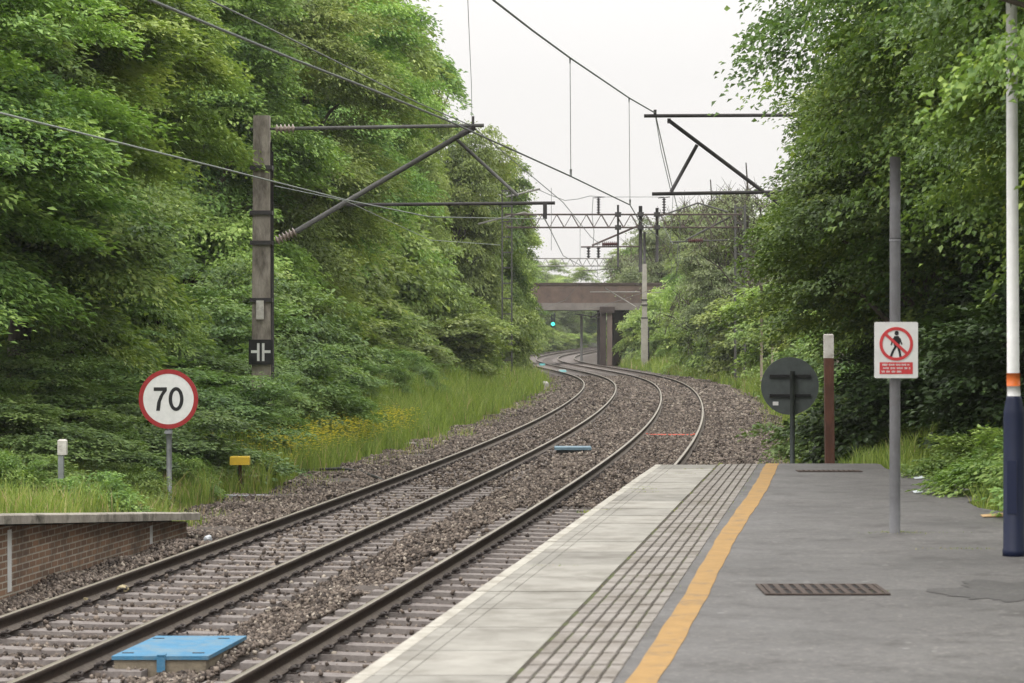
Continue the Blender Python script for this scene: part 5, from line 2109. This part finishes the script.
def grass():
    Xs, Ys_, Hs, Ws, Ts = [], [], [], [], []

    def patch(n, y0, y1, o0, o1, h0, h1, w, dry=.0, power=1.0):
        Y = RNG.uniform(y0, y1, n)
        o = o0 + (o1 - o0) * RNG.random(n) ** power
        wob = .35 * np.sin(Y * .8) + .25 * np.sin(Y * 1.9 + 1)
        o = o + wob * np.sign(o1 - o0) * .5
        X = cx(Y) + o
        cl = .5 + .5 * np.sin(X * 1.7 + Y * .9) * np.cos(Y * 1.3 - X)
        Xs.append(X); Ys_.append(Y)
        Hs.append((h0 + (h1 - h0) * RNG.random(n)) * (.32 + .85 * cl))
        Ws.append(np.full(n, w))
        Ts.append(np.clip(RNG.normal(.42, .18, n) + .18 * (cl - .5) + np.where(RNG.random(n) < dry, .5, 0), 0, 1))
    patch(17000, 30, 38, -5.9, -9.5, .10, .60, .014, .20)
    patch(9000, 18, 31, -5.95, -9.5, .10, .35, .014, .10)
    patch(20000, 37, 48, -6.6, -9.8, .18, .75, .016, .16)
    patch(34000, 46, 70, -6.5, -11.5, .25, 1.0, .020, .08)
    patch(30000, 68, 100, -6.4, -11.5, .30, 1.05, .028, .03)
    patch(22000, 100, 165, -6.2, -11, .3, 1.1, .04, .03)
    patch(6000, 165, 230, -6.2, -10, .3, .9, .06, .03)
    patch(5000, 34.6, 38, 3.1, 6.5, .2, .6, .016, .05)
    patch(9000, 37, 48, 3.2, 7.5, .25, .8, .018, .05)
    patch(13000, 48, 80, 3.35, 8.0, .3, .8, .024, .06)
    patch(18000, 80, 130, 3.3, 8.5, .3, .9, .036, .08)
    patch(14000, 130, 200, 3.2, 8, .3, .9, .05, .06)
    patch(5200, 31, 60, -5.5, -7.6, .05, .26, .012, .45, 1.0)
    patch(5200, 60, 110, -5.6, -7.4, .08, .40, .02, .35, 1.0)
    patch(3000, 110, 165, -5.5, -7.2, .10, .45, .03, .30, 1.0)
    patch(4200, 36, 120, 2.6, 4.4, .06, .35, .02, .35, 1.0)
    # right of the platform
    n = 9000
    Y = RNG.uniform(15, 35, n)
    X = 5.05 + .25 * np.sin(Y * .7) + .14 * np.sin(Y * 2.1 + 1) + RNG.random(n) ** 1.5 * 3.5
    Xs.append(X); Ys_.append(Y); Hs.append(RNG.uniform(.08, .38, n)); Ws.append(np.full(n, .014)); Ts.append(np.clip(RNG.normal(.45, .2, n), 0, 1))
    X, Y, Hh, W, T = (np.concatenate(v) for v in (Xs, Ys_, Hs, Ws, Ts))
    Z = ground_z(X - cx(Y), Y, X)
    m = X - cx(Y)
    blades('grass', X, Y, Z, Hh, W, T, 'long green grass growing along both edges of the ballast')
    # moss and weeds in the joints of the platform
    n = 2600
    Y = RNG.uniform(13, 33.9, n)
    pick = RNG.random(n)
    E = edge_x(Y)
    X = np.where(pick < .45, E + 1.375 + RNG.normal(0, .018, n), E + .832 + RNG.normal(0, .014, n))
    cl = np.sin(Y * 2.3) + np.sin(Y * 5.1 + 1) + (Y - 22) * .10
    k = cl > .2 + RNG.random(n)
    X, Y = X[k], Y[k]
    n2 = 900
    Yt = np.array([F * (HC - ZP) / (p - YH) for p in (469, 474, 487, 489, 492, 510, 566)])
    n3 = 1100
    pk = RNG.integers(0, 4, n3)
    px3 = np.array([905, 895, 960, 878])[pk] + RNG.normal(0, 1, n3) * np.array([22, 8, 24, 5])[pk]
    Y3 = np.array([F * (HC - ZP) / (p - YH) for p in (533, 532, 549, 592)])[pk] + RNG.normal(0, .05, n3)
    X3 = (px3 - 512) / F * Y3
    j = RNG.integers(0, len(Yt), n2)
    Y2 = Yt[j] + RNG.normal(0, .02, n2)
    X2 = edge_x(Y2) + np.array([.55, .45, .2, .25, .3, .12, .30])[j] + RNG.normal(0, .11, n2)
    X, Y = np.concatenate([X, X2, X3]), np.concatenate([Y, Y2, Y3])
    blades('weeds', X, Y, np.full(len(X), ZP), RNG.uniform(.012, .045, len(X)), np.full(len(X), .012), np.clip(RNG.normal(.6, .25, len(X)), 0, 1), 'tiny weeds and moss in the joints of the platform edge')
    # buttercups
    n = 2600
    Y = np.array([51, 54, 57, 60, 63, 66])[RNG.integers(0, 6, n)] + RNG.normal(0, 1.1, n)
    o = -6.6 - np.abs(RNG.normal(0, .75, n)) - RNG.random(n) * .35
    X = cx(Y) + o
    k = (o < -6.4)
    X, Y = X[k], Y[k]
    n = len(X)
    Z = ground_z(X - cx(Y), Y, X) + RNG.uniform(.30, .82, n)
    r = .032
    an = np.arange(5) * 2 * PI / 5
    ringv = np.stack([np.cos(an) * r, np.sin(an) * r, np.full(5, .012)], 1)
    V = np.concatenate([np.stack([X, Y, Z], 1)[:, None, :] + np.array([[[0, 0, 0]]]), np.stack([X, Y, Z], 1)[:, None, :] + ringv[None]], 1).reshape(-1, 3)
    kk = np.arange(n)[:, None] * 6
    Fa = np.concatenate([kk + np.array([[0, 1 + i, 1 + (i + 1) % 5]]) for i in range(5)], 1).reshape(-1, 3)
    o = link('buttercup_flowers', np_mesh('buttercup_flowers', V, Fa), 'buttercup')
    tag(o, 'yellow buttercups scattered in the long grass beside the farther track', 'flowers', kind='stuff')


grass()


# ------------------------------------------------------------------ haze
HAZE = .00022
mb = MB()
mb.box((0, 195, 14.5), (330, 470, 33))
hz = mb.mesh('haze')
mh = bpy.data.materials.new('haze')
nt, N, L = nodes_of(mh)
o_ = N.new("ShaderNodeOutputMaterial")
pv = N.new("ShaderNodeVolumePrincipled")
pv.inputs["Color"].default_value = (.93, .95, .97, 1)
pv.inputs["Density"].default_value = HAZE
pv.inputs["Anisotropy"].default_value = .2
L.new(pv.outputs[0], o_.inputs["Volume"])
M['haze'] = mh
hz = link('haze', hz, 'haze')
hz['kind'] = 'stuff'
tag(hz, 'thin pale haze in the air along the railway', 'haze', kind='stuff')

# ------------------------------------------------------------------ sky and light
EL, AZ = 52.0, -140.0        # sun height, direction measured from +Y towards +X (behind the viewer, to the left)
w = bpy.data.worlds.new("World")
sc.world = w
w.use_nodes = True
nt = w.node_tree
N, L = nt.nodes, nt.links
N.clear()
out = N.new("ShaderNodeOutputWorld")
bg = N.new("ShaderNodeBackground")
bg.inputs[1].default_value = .10
L.new(bg.outputs[0], out.inputs[0])
sky = N.new("ShaderNodeTexSky")
sky.sky_type = 'NISHITA'
sky.sun_disc = False
sky.sun_elevation = math.radians(EL)
sky.sun_rotation = math.radians(AZ)
sky.air_density, sky.dust_density, sky.ozone_density = 1.0, 6.0, 1.0
# cloud cover: an overcast sky is near white and brightest overhead
tc = N.new("ShaderNodeTexCoord")
sep = N.new("ShaderNodeSeparateXYZ")
L.new(tc.outputs["Generated"], sep.inputs[0])
rp = N.new("ShaderNodeValToRGB")
ramp_set(rp, [(0.0, (9.4, 9.1, 8.85)), (.10, (10.2, 9.95, 9.75)), (.35, (16.5, 16.3, 16.1)), (1.0, (33, 32.6, 32.2))])
rp.color_ramp.interpolation = 'LINEAR'
L.new(sep.outputs[2], rp.inputs[0])
mx = N.new("ShaderNodeMix")
mx.data_type = 'RGBA'
mx.inputs["Factor"].default_value = .93
L.new(sky.outputs[0], mx.inputs["A"])
L.new(rp.outputs[0], mx.inputs["B"])
L.new(mx.outputs["Result"], bg.inputs[0])

sd = bpy.data.lights.new('sun', 'SUN')
sd.energy = 1.2
sd.angle = math.radians(25)
sd.color = (1.0, .965, .92)
so = bpy.data.objects.new('sun', sd)
COL.objects.link(so)
a, e = math.radians(AZ), math.radians(EL)
dirv = Vector((math.sin(a) * math.cos(e), math.cos(a) * math.cos(e), math.sin(e)))
so.rotation_euler = dirv.to_track_quat('Z', 'Y').to_euler()
so.location = (-20, -20, 60)

sc.view_settings.view_transform = 'Standard'
sc.view_settings.look = 'None'
sc.view_settings.gamma = 1.0
sc.view_settings.use_curve_mapping = False
sc.view_settings.exposure = 0.0
sc.cycles.max_bounces = 6
sc.cycles.diffuse_bounces = 3
sc.cycles.glossy_bounces = 2
sc.cycles.transmission_bounces = 4
sc.cycles.volume_bounces = 1
sc.cycles.use_denoising = True
